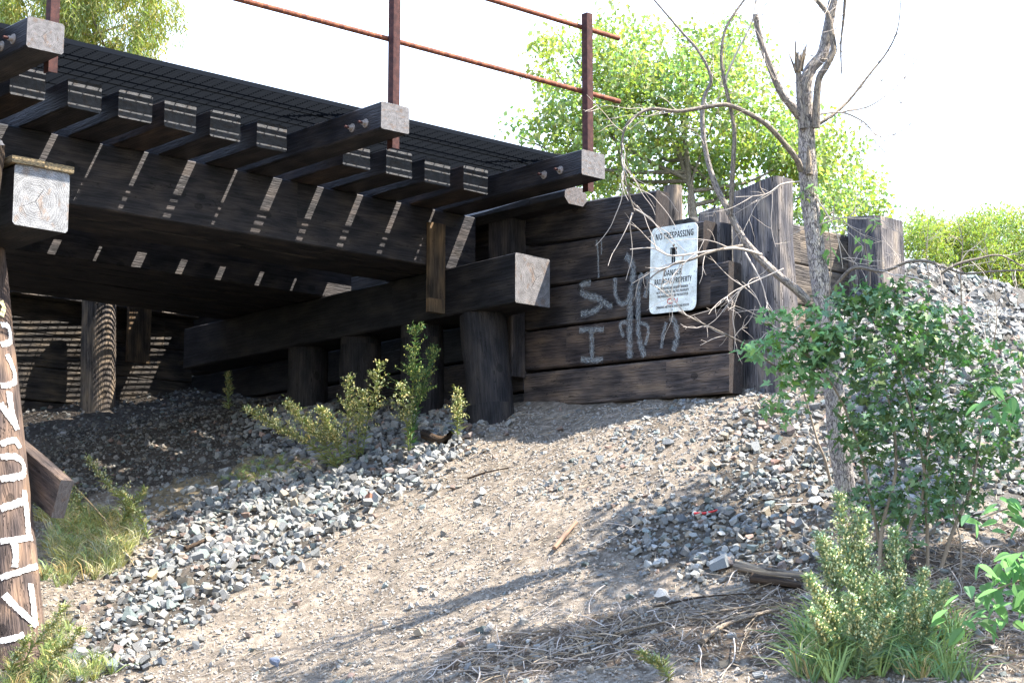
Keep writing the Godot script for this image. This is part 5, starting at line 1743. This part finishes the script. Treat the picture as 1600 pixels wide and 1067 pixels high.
func make_litter() -> void:
	for s in [["decayed_log", LOG_A, 0.032, 0.024, "split rotten grey log, upper of the two by the weed clump", "log", M.dead], ["decayed_log", LOG_B, 0.031, 0.018, "dark rotten log tucked under the paler one by the weed clump", "log", M.dead_dark], ["bark_chunk", BARK, 0.040, 0.024, "chunk of brown rotten wood on the gravel left of the stout pile", "wood", M.dead_dark],
		["fallen_branch", STICK_PALE, 0.016, 0.008, "pale bare fallen branch, thickest of those at the bottom right", "branch", M.dead], ["fallen_branch", STICK_LONG, 0.010, 0.006, "long thin fallen branch lying across the lower bank", "branch", M.dead], ["fallen_branch", STICK_B, 0.009, 0.005, "short thin twig above the pale fallen branch", "branch", M.dead], ["fallen_branch", STICK_C, 0.007, 0.004, "thin brown stick running towards the rotten logs", "branch", M.dead_dark],
		["rusty_rod", ROD, 0.015, 0.015, "short rusty brown rod lying on the bare dirt", "rod", M.rod], ["fallen_branch", STICK_DARK, 0.014, 0.010, "dark sawn stick lying on the left gravel band", "branch", M.dead_dark], ["fallen_branch", STICK_D, 0.008, 0.005, "thin dark stick on the dirt below the black pile", "branch", M.dead_dark], ["plastic_strip", RED, 0.009, 0.006, "thin bright red plastic strip on the gravel left of the trunk", "strip", M.red]]:
		var pts := []
		for p in s[1]:
			pts.append(on_ground(p.x, p.z, s[2] * 0.8 + 0.026))
		var m: ArrayMesh
		if s[2] > 0.03:
			m = log_mesh(pts, s[2], s[3], 0.22)
			tag(put(s[0], m, [s[6], M.end_dark[0]]), s[4], s[5])
		else:
			m = tube_mesh(pts, s[2], s[3], 8, 0.18, 5, false, 0.3)
			tag(put(s[0], m, [s[6]]), s[4], s[5], "fallen branches on the bank" if s[0] == "fallen_branch" else "")
	var pts2 := []
	var k := 0
	for p in STALK:
		pts2.append(on_ground(p.x, p.z, [0.32, 0.20, 0.10, 0.02][k]))
		k += 1
	tag(put("dry_stalk", tube_mesh(pts2, 0.007, 0.004, 7, 0.05, 5), [M.shim]), "long pale dry stalk slanting down from the brace plank end", "stalk")

# ---------------------------------------------------------------- scene

func _ready() -> void:
	var cam := Camera3D.new()
	cam.name = "camera"
	cam.fov = FOV
	cam.near = 0.1
	cam.far = 2000.0
	add_child(cam)
	cam.look_at_from_position(EYE, EYE + LOOK, Vector3.UP)
	cam.current = true
	var sky_m := ProceduralSkyMaterial.new()
	sky_m.sky_top_color = Color(0.58, 0.74, 0.98)
	sky_m.sky_horizon_color = Color(0.93, 0.965, 1.0)
	sky_m.sky_curve = 0.42
	sky_m.sky_energy_multiplier = 0.9
	sky_m.ground_horizon_color = Color(0.62, 0.64, 0.60)
	sky_m.ground_bottom_color = Color(0.30, 0.28, 0.22)
	sky_m.ground_energy_multiplier = 0.35
	var sky := Sky.new()
	sky.sky_material = sky_m
	var env := Environment.new()
	env.background_mode = Environment.BG_SKY
	env.sky = sky
	env.tonemap_mode = Environment.TONE_MAPPER_LINEAR
	env.tonemap_exposure = 4.6
	env.sdfgi_enabled = true
	env.ssao_enabled = true
	env.ssil_enabled = true
	var we := WorldEnvironment.new()
	we.name = "world_environment"
	we.environment = env
	add_child(we)
	var sun := DirectionalLight3D.new()
	sun.name = "sun"
	sun.light_color = Color(1.0, 0.97, 0.92)
	sun.light_energy = 1.6
	sun.light_angular_distance = 0.5
	sun.shadow_enabled = true
	add_child(sun)
	sun.look_at_from_position(Vector3(4.5, 10, 5), Vector3.ZERO, Vector3.UP)

	rng.seed = 20240
	noise.seed = 7
	noise.frequency = 1.0
	noise.fractal_octaves = 2
	materials()
	M.plank_dark = M.plank.duplicate()
	M.plank_dark.albedo_color = lin(0.075, 0.062, 0.058)
	M.plank_far = M.plank.duplicate()
	M.plank_far.albedo_color = lin(0.13, 0.115, 0.105)
	M.plank_grey_brown = M.plank.duplicate()
	M.plank_grey_brown.albedo_color = lin(0.185, 0.150, 0.135)
	M.galv_rust = M.galv.duplicate()
	M.galv_rust.albedo_color = lin(0.34, 0.29, 0.26)
	M.galv_rust.roughness = 0.6
	M.rod = mat(lin(0.20, 0.125, 0.085), 0.9)
	M.stone_tints = []
	for c in [Color(0.28, 0.285, 0.28), Color(0.15, 0.16, 0.17), Color(0.40, 0.405, 0.39), Color(0.25, 0.29, 0.27), Color(0.40, 0.34, 0.26), Color(0.29, 0.23, 0.20), Color(0.52, 0.51, 0.48)]:
		var m: StandardMaterial3D = M.stone.duplicate()
		m.albedo_color = c.linear_to_srgb()
		m.vertex_color_use_as_albedo = false
		M.stone_tints.append(m)
	make_ground()
	make_bridge()
	make_bents()
	make_abutment()
	make_sign()
	make_trees()
	make_dead_tree()
	make_maple()
	make_weeds()
	make_grass()
	make_gravel()
	make_stones()
	make_straw()
	make_twigs()
	make_litter()
